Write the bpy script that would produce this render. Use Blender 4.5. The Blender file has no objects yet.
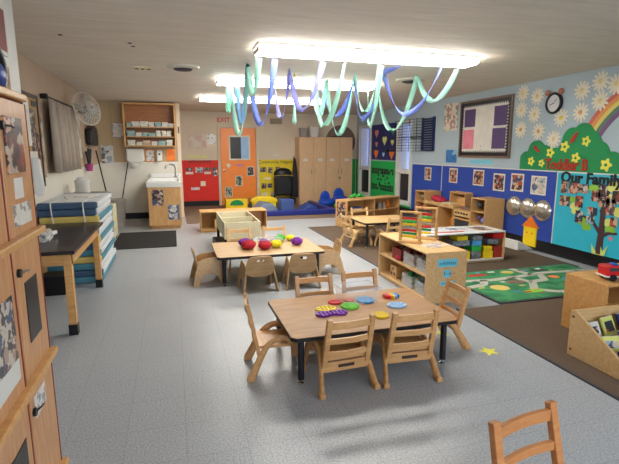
import bpy, bmesh, math, random
from mathutils import Matrix, Vector
random.seed(7)
C = bpy.context.scene.collection
PI = math.pi
XR, XL, YB, YS, ZC = 5.25, -1.5, 12.9, 10.9, 2.52

# ------------------------------------------------------------------ materials
def lin(h):
    if isinstance(h, str):
        v = [int(h[i:i+2], 16)/255 for i in (0, 2, 4)]
    else:
        v = [c/255 for c in h]
    return tuple([c/12.92 if c <= .04045 else ((c+.055)/1.055)**2.4 for c in v]) + (1,)
MATS = {}
def nm(name):
    m = bpy.data.materials.new(name); m.use_nodes = True
    nt = m.node_tree
    return m, nt, nt.nodes['Principled BSDF']
def plain(name, col, rough=.6, var=.08, scale=6, metal=0, bump=0, spec=.4):
    if name in MATS: return MATS[name]
    m, nt, b = nm(name)
    c = lin(col)
    tc = nt.nodes.new('ShaderNodeTexCoord'); n = nt.nodes.new('ShaderNodeTexNoise')
    n.inputs['Scale'].default_value = scale; n.inputs['Detail'].default_value = 4
    nt.links.new(tc.outputs['Object'], n.inputs['Vector'])
    r = nt.nodes.new('ShaderNodeValToRGB')
    r.color_ramp.elements[0].position = .3; r.color_ramp.elements[1].position = .7
    r.color_ramp.elements[0].color = tuple(x*(1-var) for x in c[:3]) + (1,)
    r.color_ramp.elements[1].color = tuple(min(1, x*(1+var)) for x in c[:3]) + (1,)
    nt.links.new(n.outputs['Fac'], r.inputs['Fac']); nt.links.new(r.outputs['Color'], b.inputs['Base Color'])
    b.inputs['Roughness'].default_value = rough; b.inputs['Metallic'].default_value = metal
    b.inputs['Specular IOR Level'].default_value = spec
    if bump:
        bp = nt.nodes.new('ShaderNodeBump'); bp.inputs['Strength'].default_value = bump; bp.inputs['Distance'].default_value = .01
        nt.links.new(n.outputs['Fac'], bp.inputs['Height']); nt.links.new(bp.outputs['Normal'], b.inputs['Normal'])
    MATS[name] = m
    return m
def wood(name, ca, cb, stretch=(2, 14, 14), rough=.42):
    if name in MATS: return MATS[name]
    m, nt, b = nm(name)
    tc = nt.nodes.new('ShaderNodeTexCoord'); mp = nt.nodes.new('ShaderNodeMapping'); mp.inputs['Scale'].default_value = stretch
    n = nt.nodes.new('ShaderNodeTexNoise'); n.inputs['Scale'].default_value = 3; n.inputs['Detail'].default_value = 6; n.inputs['Distortion'].default_value = .6
    r = nt.nodes.new('ShaderNodeValToRGB'); r.color_ramp.elements[0].position = .3; r.color_ramp.elements[1].position = .72
    r.color_ramp.elements[0].color = lin(ca); r.color_ramp.elements[1].color = lin(cb)
    nt.links.new(tc.outputs['Object'], mp.inputs['Vector']); nt.links.new(mp.outputs['Vector'], n.inputs['Vector'])
    nt.links.new(n.outputs['Fac'], r.inputs['Fac']); nt.links.new(r.outputs['Color'], b.inputs['Base Color'])
    b.inputs['Roughness'].default_value = rough
    MATS[name] = m
    return m
def photo_mat(name, cols, scale=9):
    if name in MATS: return MATS[name]
    m, nt, b = nm(name)
    tc = nt.nodes.new('ShaderNodeTexCoord'); n = nt.nodes.new('ShaderNodeTexVoronoi'); n.inputs['Scale'].default_value = scale
    g = nt.nodes.new('ShaderNodeTexNoise'); g.inputs['Scale'].default_value = scale*.8; g.inputs['Detail'].default_value = 3
    oi = nt.nodes.new('ShaderNodeObjectInfo'); add = nt.nodes.new('ShaderNodeVectorMath'); add.operation = 'ADD'
    nt.links.new(tc.outputs['Object'], add.inputs[0]); nt.links.new(oi.outputs['Location'], add.inputs[1])
    nt.links.new(add.outputs[0], g.inputs['Vector'])
    mx = nt.nodes.new('ShaderNodeMixRGB'); mx.inputs['Fac'].default_value = .12
    nt.links.new(add.outputs[0], mx.inputs[1]); nt.links.new(g.outputs['Color'], mx.inputs[2]); nt.links.new(mx.outputs[0], n.inputs['Vector'])
    sep = nt.nodes.new('ShaderNodeSeparateColor'); nt.links.new(n.outputs['Color'], sep.inputs[0])
    r = nt.nodes.new('ShaderNodeValToRGB'); r.color_ramp.interpolation = 'CONSTANT'
    e = r.color_ramp.elements
    e[0].position = 0; e[0].color = lin(cols[0]); e[1].position = 1/len(cols); e[1].color = lin(cols[1])
    for i, c in enumerate(cols[2:]):
        k = e.new((i+2)/len(cols)); k.color = lin(c)
    nt.links.new(sep.outputs[0], r.inputs['Fac']); nt.links.new(r.outputs['Color'], b.inputs['Base Color'])
    b.inputs['Roughness'].default_value = .35
    MATS[name] = m
    return m
def glass(name, col=(1, 1, 1), rough=.02, alpha=.25):
    m, nt, b = nm(name)
    b.inputs['Base Color'].default_value = (*col, 1); b.inputs['Roughness'].default_value = rough
    b.inputs['Alpha'].default_value = alpha; b.inputs['Specular IOR Level'].default_value = .8
    return m
def emis(name, col, s):
    m, nt, b = nm(name)
    b.inputs['Base Color'].default_value = (*col, 1); b.inputs['Emission Color'].default_value = (*col, 1); b.inputs['Emission Strength'].default_value = s
    return m

M = dict(
 birch=wood('birch_wood', 'c29256', 'd8ab72'), lightbirch=wood('pale_birch', 'caa06a', 'deba86'),
 maple=wood('maple_chair', 'bd8a54', 'd4a46e'), ply=wood('plywood', 'ab8658', 'c29e70'),
 honey=wood('honey_wood', 'c48c4e', 'd8a868'), cherry=wood('cherry_chair', 'b0703c', 'c88a54'),
 locker=wood('locker_wood', 'bd8454', 'd09c6c', (14, 14, 2)), cabwood=wood('cabinet_wood', 'cfa67c', 'e0bc94', (14, 14, 2)),
 sinkwood=wood('sink_wood', 'c4935a', 'd8aa70', (14, 14, 2)), darkrack=wood('rack_wood', '9b6235', 'b57a48', (2, 14, 14)),
 tabletop=wood('table_laminate', '9c6e3c', 'b58650', (1.5, 10, 1), .55), cream=plain('cream_wood', 'd8ceac', .5),
 white=plain('white_paint', 'd8d6d0', .5, .03), whitegloss=plain('white_gloss', 'e6e6e4', .2, .02),
 black=plain('black_plastic', '16161a', .4), blackmat=plain('black_rubber', '1b1b1d', .85, .2, 30), metal=plain('chrome', 'b5b5b8', .22, .03, metal=1),
 darkmetal=plain('dark_metal', '1c1d22', .35), navywire=plain('navy_wire', '2c3866', .4), blacktop=plain('black_laminate', '231c1c', .28, .1),
 red=plain('red_plastic', 'd01f22', .35), yellow=plain('yellow_plastic', 'f0cf1e', .4), blue=plain('blue_plastic', '1c4fb8', .4),
 green=plain('green_plastic', '2fae4a', .4), orange=plain('orange_plastic', 'ee7a22', .4), purple=plain('purple_plastic', '7b2fa6', .45),
 lime=plain('lime_silicone', '6cc832', .5), paleblue=plain('pale_blue_silicone', '9cc2ea', .5), skyblue=plain('sky_blue_silicone', '4f9fd6', .5),
 redboard=plain('red_paper', 'dc2a1c', .6, .04), yellowboard=plain('yellow_paper', 'e8d02a', .6, .05), blueboard=plain('blue_paper', '2546a2', .6, .05),
 tealboard=plain('turquoise_paper', '2fb4cc', .55, .03), greenboard=plain('green_paper', '1cb058', .6, .05), navyboard=plain('navy_paper', '222a66', .6, .05),
 doororange=plain('orange_paint', 'f58a2c', .35, .04), greenfelt=plain('green_felt', '1c8a50', .7, .05), yellowpaper=plain('yellow_petal', 'e6dc50', .6, .05),
 petal=plain('cream_petal', 'e2dac8', .7, .05), petalorange=plain('peach_centre', 'dba060', .7), petalpale=plain('straw_centre', 'e6cf8c', .7),
 redfelt=plain('dark_red_felt', 'a8301e', .7), brownbark=plain('brown_bark', '4a3030', .7, .1), leafgreen=plain('leaf_green', '8cc03c', .6), leafyellow=plain('leaf_yellow', 'd8dc78', .6),
 paper=plain('white_paper', 'd9d7d0', .6, .04), papertext=photo_mat('printed_paper', ['dcdad4', 'd6d4ce', 'dcdad4', '8a8a90', 'dcdad4'], 30),
 curtain=plain('taupe_curtain', 'a4968a', .8, .1), greyplastic=plain('grey_plastic', '9b9690', .5), darkgrey=plain('dark_grey', '3c3c40', .6),
 taupe=plain('taupe_plastic', '8f8270', .6), cork=plain('cork_board', 'a8845c', .8, .15, 40), brownframe=plain('brown_frame', '7a6355', .5), darkframe=plain('dark_frame', '3a2a24', .5),
 greyfoam=plain('grey_vinyl', '6f7f9a', .45), bluefoam=plain('blue_vinyl', '2a4288', .4), navyfoam=plain('navy_vinyl', '1f2c80', .4), midfoam=plain('slate_vinyl', '3e5590', .45),
 chair_blue=plain('blue_seat', '1a4cc0', .4), beigeboard=plain('cream_paper', 'dad6cc', .6), pink=plain('pink_paper', 'd98090', .6), violet=plain('violet_paper', '54406e', .6),
 redpaint=plain('red_edge', '7a1c14', .5), cot_blue=plain('cot_blue', '3c5672', .6), cot_teal=plain('cot_teal', '4a8498', .6), cot_yellow=plain('cot_yellow', 'ceb664', .6), cot_white=plain('cot_mesh', 'cfd2d4', .7, .08, 30),
 diaper=plain('diaper_white', 'd8d6ce', .8, .08, 30), diaperblue=plain('diaper_pale_blue', '9ab8b8', .8), diaperorange=plain('diaper_beige', 'cdb49c', .8),
 teal=plain('teal_crepe', 'c0ece0', .6, .05), sky=plain('sky_crepe', 'a8cdec', .6, .05), bluec=plain('blue_crepe', '8c9fe0', .6, .05), violetc=plain('violet_crepe', 'a8a8e6', .6, .05),
 silver=plain('mirror_acrylic', 'd2ccbe', .2, .03, metal=.8), pompom_red=plain('wool_red', 'b01c2c', .8, .3, 60, bump=1), pompom_purple=plain('wool_purple', '7a2c94', .8, .3, 60, bump=1),
 pompom_yellow=plain('wool_yellow', 'dcd024', .8, .2, 60, bump=1), pompom_green=plain('wool_green', '58b83c', .8, .3, 60, bump=1), cyanlabel=plain('cyan_label', '74c8dc', .6), cyanink=plain('cyan_ink', '3c90a8', .6),
 speckle=photo_mat('speckled_block', ['8a8c92', '44464c', 'a8aab0', '5c6068'], 60), pinkcloth=plain('crimson_cloth', 'b02040', .8, .2, 20), tan=plain('tan_mat', '94806e', .9, .1, 40),
 cup=plain('magenta_cup', 'a0407c', .5), skin=plain('copper_bell', 'b07058', .4), clockface=plain('clock_face', 'c8c8cc', .3), greybin=plain('grey_bin', 'a29c92', .5), ltgrey=plain('light_grey_vent', 'c9c6bd', .5),
)
def translucent(m, col):
    nt = m.node_tree; b = nt.nodes['Principled BSDF']; tr = nt.nodes.new('ShaderNodeBsdfTranslucent'); tr.inputs[0].default_value = lin(col)
    mx = nt.nodes.new('ShaderNodeMixShader'); mx.inputs[0].default_value = .5; out = nt.nodes['Material Output']
    nt.links.new(b.outputs[0], mx.inputs[1]); nt.links.new(tr.outputs[0], mx.inputs[2]); nt.links.new(mx.outputs[0], out.inputs[0])
for k_, c_ in (('teal', 'c8f4e8'), ('sky', 'b0d4f4'), ('bluec', '98aaea'), ('violetc', 'b0b0ee')): translucent(M[k_], c_)
for k_, c_ in (('rb1', 'c86458'), ('rb2', 'd8904c'), ('rb3', 'd8c468'), ('rb4', '587a66'), ('rb5', '74507e')): plain(k_, c_, .6); M[k_] = MATS[k_]
M['glassclear'] = glass('clear_plastic', (.92, .94, .96), .12, .26)
M['pane'] = glass('window_glass', (.75, .82, .95), .03, .18)
M['fillpane'] = emis('fill_glow_pane', (.78, .88, 1), 2.6)  # emission for the unseen pane added behind the camera as cool fill
M['tube'] = emis('fluorescent_diffuser', (1, .97, .9), 9.0)
P1 = photo_mat('photo_people', ['5a3a30', 'c89878', '2c3048', 'b8a898', '8c4038', '3a2c28'], 22)
P2 = photo_mat('photo_play', ['34405c', 'd0a888', '6c4a38', 'a8b0b8', 'b85038', '2a2a30'], 20)
P3 = photo_mat('photo_blocks', ['1e2028', 'a88c7c', '405070', 'c8bcae', '5a342c', '20202a'], 24)
P4 = photo_mat('photo_green', ['2c4a34', '8ca078', '3a3c34', 'b8b49c', '20282a'], 22)
P5 = photo_mat('photo_cool', ['96a8b8', '5a6a84', 'c8b8a8', '42506a', 'd8d0c4'], 20)

# ------------------------------------------------------------------ mesh builder
class MB:
    def __init__(s): s.bm = bmesh.new(); s.mi = 0
    def _tag(s, n0):
        s.bm.faces.ensure_lookup_table()
        for f in s.bm.faces[n0:]: f.material_index = s.mi
    def geo(s, verts, faces, mat=None):
        n0 = len(s.bm.faces)
        vs = [s.bm.verts.new((mat @ Vector(v)) if mat else v) for v in verts]
        for f in faces:
            try: s.bm.faces.new([vs[i] for i in f])
            except ValueError: pass
        s._tag(n0); return s
    def box(s, x0, x1, y0, y1, z0, z1, mat=None):
        v = [(x, y, z) for x in (x0, x1) for y in (y0, y1) for z in (z0, z1)]
        return s.geo(v, [(0,1,3,2),(4,6,7,5),(0,4,5,1),(2,3,7,6),(0,2,6,4),(1,5,7,3)], mat)
    def cb(s, c, d, rot=None):
        m = Matrix.Translation(c) @ (rot if rot else Matrix())
        return s.box(-d[0]/2, d[0]/2, -d[1]/2, d[1]/2, -d[2]/2, d[2]/2, m)
    def bar(s, a, b, w, h, w2=None, h2=None, up=(0, 0, 1)):
        a, b = Vector(a), Vector(b); z = (b-a); L = z.length; z.normalize()
        u = Vector(up)
        if abs(z.dot(u)) > .95: u = Vector((0, 1, 0))
        x = u.cross(z).normalized(); y = z.cross(x)
        w2 = w2 or w; h2 = h2 or h; v = []
        for p, ww, hh in ((a, w, h), (b, w2, h2)):
            for sx, sy in ((-1,-1),(1,-1),(1,1),(-1,1)): v.append(p + x*sx*ww/2 + y*sy*hh/2)
        return s.geo(v, [(3,2,1,0),(4,5,6,7),(0,1,5,4),(1,2,6,5),(2,3,7,6),(3,0,4,7)])
    def tube(s, pts, r, n=10, closed=False, flat=None):
        pts = [Vector(p) for p in pts]; rings = []; N = len(pts); prev = None
        for i, p in enumerate(pts):
            if closed: t = pts[(i+1) % N]-pts[i-1]
            else: t = pts[min(i+1, N-1)]-pts[max(i-1, 0)]
            t.normalize()
            if prev is None:
                u = Vector((0, 0, 1)) if abs(t.z) < .9 else Vector((1, 0, 0))
                x = u.cross(t).normalized()
            else: x = (prev - t*prev.dot(t)).normalized()
            prev = x; y = t.cross(x)
            rr = r[i] if isinstance(r, (list, tuple)) else r
            fx, fy = flat or (1, 1)
            rings.append([p + x*math.cos(2*PI*k/n)*rr*fx + y*math.sin(2*PI*k/n)*rr*fy for k in range(n)])
        v = [q for rg in rings for q in rg]; f = []
        for i in range(N if closed else N-1):
            j = (i+1) % N
            for k in range(n): f.append((i*n+k, i*n+(k+1) % n, j*n+(k+1) % n, j*n+k))
        if not closed: f += [tuple(range(n))[::-1], tuple((N-1)*n+k for k in range(n))]
        return s.geo(v, f)
    def cyl(s, a, b, r, r2=None, n=16): return s.tube([a, b], [r, r2 if r2 is not None else r], n)
    def lathe(s, prof, n=20, mat=None):
        v = []; f = []
        for r, z in prof:
            for k in range(n): v.append((r*math.cos(2*PI*k/n), r*math.sin(2*PI*k/n), z))
        for i in range(len(prof)-1):
            for k in range(n): f.append((i*n+k, i*n+(k+1) % n, (i+1)*n+(k+1) % n, (i+1)*n+k))
        f += [tuple(range(n))[::-1], tuple((len(prof)-1)*n+k for k in range(n))]
        return s.geo(v, f, mat)
    def prism(s, poly, z0, z1, mat=None):
        n = len(poly); v = [(x, y, z0) for x, y in poly] + [(x, y, z1) for x, y in poly]
        f = [tuple(range(n))[::-1], tuple(range(n, 2*n))] + [(i, (i+1) % n, n+(i+1) % n, n+i) for i in range(n)]
        return s.geo(v, f, mat)
    def ring(s, outer, inner, z0, z1, mat=None):
        n = len(outer); v = []
        for z in (z0, z1):
            v += [(x, y, z) for x, y in outer] + [(x, y, z) for x, y in inner]
        f = []
        for i in range(n):
            j = (i+1) % n
            f += [(2*n+i, 2*n+j, 3*n+j, 3*n+i), (i, n+i, n+j, j), (i, j, 2*n+j, 2*n+i), (n+i, 3*n+i, 3*n+j, n+j)]
        return s.geo(v, f, mat)
    def ball(s, c, r, mat=None, u=14, v=9):
        n0 = len(s.bm.faces)
        sc = r if isinstance(r, (tuple, list)) else (r, r, r)
        m = Matrix.Translation(c) @ Matrix.Diagonal((*sc, 1))
        bmesh.ops.create_uvsphere(s.bm, u_segments=u, v_segments=v, radius=1, matrix=(mat @ m) if mat else m)
        s._tag(n0); return s
    def build(s, name, mat, parent=None, bevel=0, smooth=False, mw=None):
        bmesh.ops.recalc_face_normals(s.bm, faces=s.bm.faces)
        me = bpy.data.meshes.new(name); s.bm.to_mesh(me); s.bm.free()
        for m in (mat if isinstance(mat, (list, tuple)) else [mat]): me.materials.append(M[m] if isinstance(m, str) else m)
        o = bpy.data.objects.new(name, me); C.objects.link(o)
        if mw is not None: o.matrix_world = mw
        if parent: o.parent = parent
        if bevel:
            b = o.modifiers.new('bevel', 'BEVEL'); b.width = bevel; b.segments = 2; b.limit_method = 'ANGLE'
        if smooth:
            for p in me.polygons: p.use_smooth = True
            if smooth == 'auto':
                for p in me.polygons: p.use_smooth = True
                me.set_sharp_from_angle(angle=math.radians(40))
        return o
def recenter(o):
    """put the origin of an unparented mesh at the bottom centre of its box"""
    me = o.data; vs = [v.co for v in me.vertices]
    c = Vector(((min(v.x for v in vs)+max(v.x for v in vs))/2, (min(v.y for v in vs)+max(v.y for v in vs))/2, min(v.z for v in vs)))
    me.transform(Matrix.Translation(-c)); o.matrix_world = o.matrix_world @ Matrix.Translation(c)
def tag(o, label, cat, group=None, kind=None):
    o['label'] = label; o['category'] = cat
    if group: o['group'] = group
    if kind: o['kind'] = kind
    if o.type == 'MESH': recenter(o)
    return o
def thing(name, label, cat, loc=(0, 0, 0), rz=0, group=None):
    o = bpy.data.objects.new(name, None); C.objects.link(o); o.location = loc; o.rotation_euler = (0, 0, rz)
    o.empty_display_size = .1
    o['label'] = label; o['category'] = cat
    if group: o['group'] = group
    return o
def struct(name, mb, mat, parent=None, **k):
    o = mb.build(name, mat, parent, **k)
    if not parent: o['kind'] = 'structure'
    return o
def copy_tree(o, loc, rz, label, parent=None):
    c = o.copy(); C.objects.link(c)
    if parent: c.parent = parent
    else:
        c.location = loc; c.rotation_euler = (0, 0, rz); c['label'] = label
    for ch in [x for x in C.objects if x.parent == o]: copy_tree(ch, None, None, None, c)
    return c
def wm(wall, u, z, off=0.0):
    """frame of a spot on a wall: local x to the right, y up, z out of the wall"""
    if wall == 'R': cols = ((0, -1, 0), (0, 0, 1), (-1, 0, 0)); p = (XR-off, u, z)
    elif wall == 'B': cols = ((1, 0, 0), (0, 0, 1), (0, -1, 0)); p = (u, YB-off, z)
    elif wall == 'S': cols = ((1, 0, 0), (0, 0, 1), (0, -1, 0)); p = (u, YS-off, z)
    elif wall == 'L': cols = ((0, 1, 0), (0, 0, 1), (1, 0, 0)); p = (XL+off, u, z)
    else: cols = wall[1]; p = wall[0](u, z, off)
    m = Matrix((cols[0], cols[1], cols[2])).transposed().to_4x4(); m.translation = p
    return m
def circle(cx, cy, r, n=20, ry=None): return [(cx+r*math.cos(2*PI*k/n), cy+(ry or r)*math.sin(2*PI*k/n)) for k in range(n)]
def text_mesh(txt, size, depth, mat, name, mw=None, parent=None, xscale=1, bold=0.0):
    cu = bpy.data.curves.new('t', 'FONT'); cu.body = txt; cu.size = size; cu.extrude = depth; cu.align_x = 'CENTER'; cu.align_y = 'CENTER'; cu.offset = bold; cu.resolution_u = 3
    to = bpy.data.objects.new('t', cu); C.objects.link(to)
    bpy.context.view_layer.update()
    me = bpy.data.meshes.new_from_object(to.evaluated_get(bpy.context.evaluated_depsgraph_get()))
    bpy.data.objects.remove(to); bpy.data.curves.remove(cu)
    me.transform(Matrix.Diagonal((xscale, 1, 1, 1)) @ Matrix.Translation((0, 0, depth)))
    me.materials.clear(); me.materials.append(M[mat]); me.name = name
    o = bpy.data.objects.new(name, me); C.objects.link(o)
    if mw is not None: o.matrix_world = mw
    if parent: o.parent = parent
    return o
def sheet(name, label, cat, wall, u, z, w, h, mat, group=None, border=None, th=.006, off=.004, tilt=0):
    """a printed sheet: a thin card on the wall, optionally with a border card behind"""
    mw = wm(wall, u, z, off) @ Matrix.Rotation(tilt, 4, 'Z')
    mb = MB(); mats = [mat]
    if border:
        mats = [border, mat]; mb.box(-w/2, w/2, -h/2, h/2, 0, th); mb.mi = 1
        b = min(w, h)*.08; mb.box(-w/2+b, w/2-b, -h/2+b, h/2-b, th, th+.002)
    else: mb.box(-w/2, w/2, -h/2, h/2, 0, th)
    o = mb.build(name, mats, mw=mw)
    o['label'] = label; o['category'] = cat
    if group: o['group'] = group
    return o

# ------------------------------------------------------------------ shell materials
def floor_mat():
    m, nt, b = nm('speckled_vinyl_tile'); L = nt.links.new
    tc = nt.nodes.new('ShaderNodeTexCoord')
    n1 = nt.nodes.new('ShaderNodeTexNoise'); n1.inputs['Scale'].default_value = 95; n1.inputs['Detail'].default_value = 5; n1.inputs['Roughness'].default_value = .7
    n2 = nt.nodes.new('ShaderNodeTexNoise'); n2.inputs['Scale'].default_value = 1.3; n2.inputs['Detail'].default_value = 5
    L(tc.outputs['Object'], n1.inputs['Vector']); L(tc.outputs['Object'], n2.inputs['Vector'])
    r = nt.nodes.new('ShaderNodeValToRGB'); e = r.color_ramp.elements
    e[0].position = .36; e[0].color = lin('8a8d92'); e[1].position = .64; e[1].color = lin('bcc0c4')
    L(n1.outputs['Fac'], r.inputs['Fac'])
    br = nt.nodes.new('ShaderNodeTexBrick'); br.offset = 0; br.inputs['Scale'].default_value = 1; br.inputs['Brick Width'].default_value = .305; br.inputs['Row Height'].default_value = .305; br.inputs['Mortar Size'].default_value = .0018
    br.inputs['Color1'].default_value = (1, 1, 1, 1); br.inputs['Color2'].default_value = (.96, .96, .97, 1); br.inputs['Mortar'].default_value = (.72, .72, .74, 1)
    L(tc.outputs['Object'], br.inputs['Vector'])
    mx = nt.nodes.new('ShaderNodeMixRGB'); mx.blend_type = 'MULTIPLY'; mx.inputs[0].default_value = 1
    L(r.outputs['Color'], mx.inputs[1]); L(br.outputs['Color'], mx.inputs[2]); L(mx.outputs[0], b.inputs['Base Color'])
    rr = nt.nodes.new('ShaderNodeMapRange'); rr.inputs['To Min'].default_value = .22; rr.inputs['To Max'].default_value = .42
    L(n2.outputs['Fac'], rr.inputs['Value']); L(rr.outputs[0], b.inputs['Roughness'])
    bp = nt.nodes.new('ShaderNodeBump'); bp.inputs['Strength'].default_value = .12; bp.inputs['Distance'].default_value = .004
    L(n1.outputs['Fac'], bp.inputs['Height']); L(bp.outputs['Normal'], b.inputs['Normal'])
    return m
def ceil_mat():
    m, nt, b = nm('painted_ceiling_board'); L = nt.links.new
    tc = nt.nodes.new('ShaderNodeTexCoord'); mp = nt.nodes.new('ShaderNodeMapping'); mp.inputs['Scale'].default_value = (.8, 5, 1)
    n = nt.nodes.new('ShaderNodeTexNoise'); n.inputs['Scale'].default_value = 2.2; n.inputs['Detail'].default_value = 8; n.inputs['Roughness'].default_value = .65; n.inputs['Distortion'].default_value = .5
    L(tc.outputs['Object'], mp.inputs['Vector']); L(mp.outputs['Vector'], n.inputs['Vector'])
    r = nt.nodes.new('ShaderNodeValToRGB'); e = r.color_ramp.elements
    e[0].position = .3; e[0].color = lin('d2c8bc'); e[1].position = .7; e[1].color = lin('e4dbcf')
    L(n.outputs['Fac'], r.inputs['Fac']); L(r.outputs['Color'], b.inputs['Base Color']); b.inputs['Roughness'].default_value = .8
    bp = nt.nodes.new('ShaderNodeBump'); bp.inputs['Strength'].default_value = .35; bp.inputs['Distance'].default_value = .02
    L(n.outputs['Fac'], bp.inputs['Height']); L(bp.outputs['Normal'], b.inputs['Normal'])
    return m
def carpet_mat(name, a, c):
    m, nt, b = nm(name); L = nt.links.new
    tc = nt.nodes.new('ShaderNodeTexCoord'); n = nt.nodes.new('ShaderNodeTexNoise'); n.inputs['Scale'].default_value = 150; n.inputs['Detail'].default_value = 3
    w = nt.nodes.new('ShaderNodeTexWave'); w.inputs['Scale'].default_value = 14; w.inputs['Distortion'].default_value = 1.5; w.bands_direction = 'Y'
    L(tc.outputs['Object'], n.inputs['Vector']); L(tc.outputs['Object'], w.inputs['Vector'])
    ad = nt.nodes.new('ShaderNodeMath'); ad.operation = 'MULTIPLY_ADD'; ad.inputs[1].default_value = .18
    L(w.outputs['Fac'], ad.inputs[0]); L(n.outputs['Fac'], ad.inputs[2])
    r = nt.nodes.new('ShaderNodeValToRGB'); e = r.color_ramp.elements; e[0].position = .35; e[0].color = lin(a); e[1].position = .8; e[1].color = lin(c)
    L(ad.outputs[0], r.inputs['Fac']); L(r.outputs['Color'], b.inputs['Base Color']); b.inputs['Roughness'].default_value = .95; b.inputs['Specular IOR Level'].default_value = .1
    bp = nt.nodes.new('ShaderNodeBump'); bp.inputs['Strength'].default_value = .5; bp.inputs['Distance'].default_value = .005
    L(n.outputs['Fac'], bp.inputs['Height']); L(bp.outputs['Normal'], b.inputs['Normal'])
    return m
def beige_panel():
    m, nt, b = nm('beige_wall_panel'); L = nt.links.new
    tc = nt.nodes.new('ShaderNodeTexCoord'); br = nt.nodes.new('ShaderNodeTexBrick'); br.offset = 0
    mp = nt.nodes.new('ShaderNodeMapping'); mp.inputs['Rotation'].default_value = (PI/2, 0, 0)
    br.inputs['Scale'].default_value = 1; br.inputs['Brick Width'].default_value = .41; br.inputs['Row Height'].default_value = 8; br.inputs['Mortar Size'].default_value = .003
    br.inputs['Color1'].default_value = lin('bea782'); br.inputs['Color2'].default_value = lin('b9a27e'); br.inputs['Mortar'].default_value = lin('8c7a62')
    L(tc.outputs['Object'], mp.inputs['Vector']); L(mp.outputs['Vector'], br.inputs['Vector']); L(br.outputs['Color'], b.inputs['Base Color']); b.inputs['Roughness'].default_value = .6
    return m
M['floor'] = floor_mat(); M['ceiling'] = ceil_mat(); M['carpet'] = carpet_mat('brown_carpet', '54453a', '6e5e50'); M['carpet2'] = carpet_mat('tan_carpet', '6e5a4a', '8a7666')
M['beigepanel'] = beige_panel()
M['wallblue'] = plain('pale_blue_wall', 'a9bac4', .7, .03, 2); M['wallbeige'] = plain('beige_wall', 'd6c6b0', .7, .04, 2); M['wallleft'] = plain('taupe_wall', 'b39c86', .7, .05, 2)
M['wainscot'] = plain('white_wainscot', 'dcd7cc', .5, .03, 2); M['basebl'] = plain('black_baseboard', '17171a', .35)

# ------------------------------------------------------------------ the setting
struct('floor', MB().box(XL-.1, XR+.1, -2.1, YB+.1, -.1, 0), 'floor')
struct('ceiling', MB().box(XL-.1, XR+.1, -2.1, YB+.1, ZC, ZC+.1), 'ceiling')
w = MB()
holes = [(9.62, 10.22), (11.92, 12.62)]; zb, zt = .3, 2.14; y = -2.1
for a, b in holes:
    w.box(XR, XR+.28, y, a, 0, ZC); w.box(XR, XR+.28, a, b, 0, zb); w.box(XR, XR+.28, a, b, zt, ZC); y = b
w.box(XR, XR+.28, y, YB+.1, 0, ZC)
struct('wall_right', w, 'wallblue')
struct('wall_back', MB().box(.12, XR, YB, YB+.1, 0, ZC), 'wallbeige')
struct('wall_alcove', MB().box(XL, .12, YS, YS+.1, 1.25, ZC), 'beigepanel')
struct('trim_1', MB().box(XL, .12, YS-.004, YS+.1, 0, 1.25), 'wainscot')
struct('wall_partition', MB().box(.12, .2, YS-.02, YB, 0, ZC), 'wallbeige')
struct('wall_left', MB().box(XL-.1, XL, -2.1, YS+.1, 0, ZC), 'wallleft')
struct('trim_2', MB().box(XL, XL+.008, 3.75, YS, 0, 1.22), 'wainscot')
struct('wall_stub', MB().box(XL, -1.0, -2.0, 3.80, 0, ZC), 'white')
struct('wall_front', MB().box(XL-.1, XR+.1, -2.2, -2.1, 0, ZC), 'wallbeige')
wf = bpy.data.objects.new('window_3', None); C.objects.link(wf); wf['kind'] = 'structure'; wf.location = (2.1, -2.1, .9)  # added out of view: framed glowing pane that gives the foreground cool light
MB().box(-1.7, 1.7, 0, .03, -.06, 0).box(-1.7, 1.7, 0, .03, 1.4, 1.46).box(-1.7, -1.64, 0, .03, 0, 1.4).box(1.64, 1.7, 0, .03, 0, 1.4).box(-.03, .03, 0, .03, 0, 1.4).build('window_frame', 'white', wf)
MB().box(-1.64, 1.64, .002, .01, 0, 1.4).build('fill_glow_pane', 'fillpane', wf)
struct('baseboard_right', MB().box(XR-.012, XR, -2.1, YB, 0, .17).box(XR-.02, XR, -2.1, YB, 0, .012), 'basebl')
struct('baseboard_alcove', MB().box(XL, .12, YS-.02, YS-.004, 0, .13), 'basebl')
struct('baseboard_back', MB().box(.2, XR, YB-.014, YB, 0, .14), 'basebl')
struct('baseboard_left', MB().box(XL+.008, XL+.02, 3.75, YS, 0, .12), 'basebl')
struct('baseboard_stub', MB().box(-1.0, -.985, 2.2, 3.815, 0, .13).box(XL, -.985, 3.80, 3.815, 0, .13), 'basebl')
# floor coverings
def cover(name, label, x0, x1, y0, y1, mat, th=.008, cat='carpet'):
    return tag(MB().box(x0, x1, y0, y1, 0.0, th).build(name, mat, bevel=.003), label, cat)
cover('carpet', 'large brown carpet from the small corner table to the patterned play rug', 2.52, 5.05, 4.62, 8.58, 'carpet')
cover('carpet', 'brown carpet in the right foreground under the book display and wooden box cabinet', 2.55, 5.05, -1.2, 3.62, 'carpet')
cover('carpet', 'tan carpet at the back of the room under the blue soft climber', .22, 5.2, 9.75, 12.86, 'carpet2', .006)
struct('trim_3', MB().box(2.50, 2.52, 4.62, 8.6, 0, .011).box(2.53, 2.55, -1.2, 3.64, 0, .011).box(2.5, 5.05, 8.58, 8.6, 0, .011), 'darkgrey')
cover('floor_mat', 'black rubber mat on the floor in front of the sink cabinet', -.98, .0, 7.45, 8.95, 'blackmat', .012, 'mat')
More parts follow.
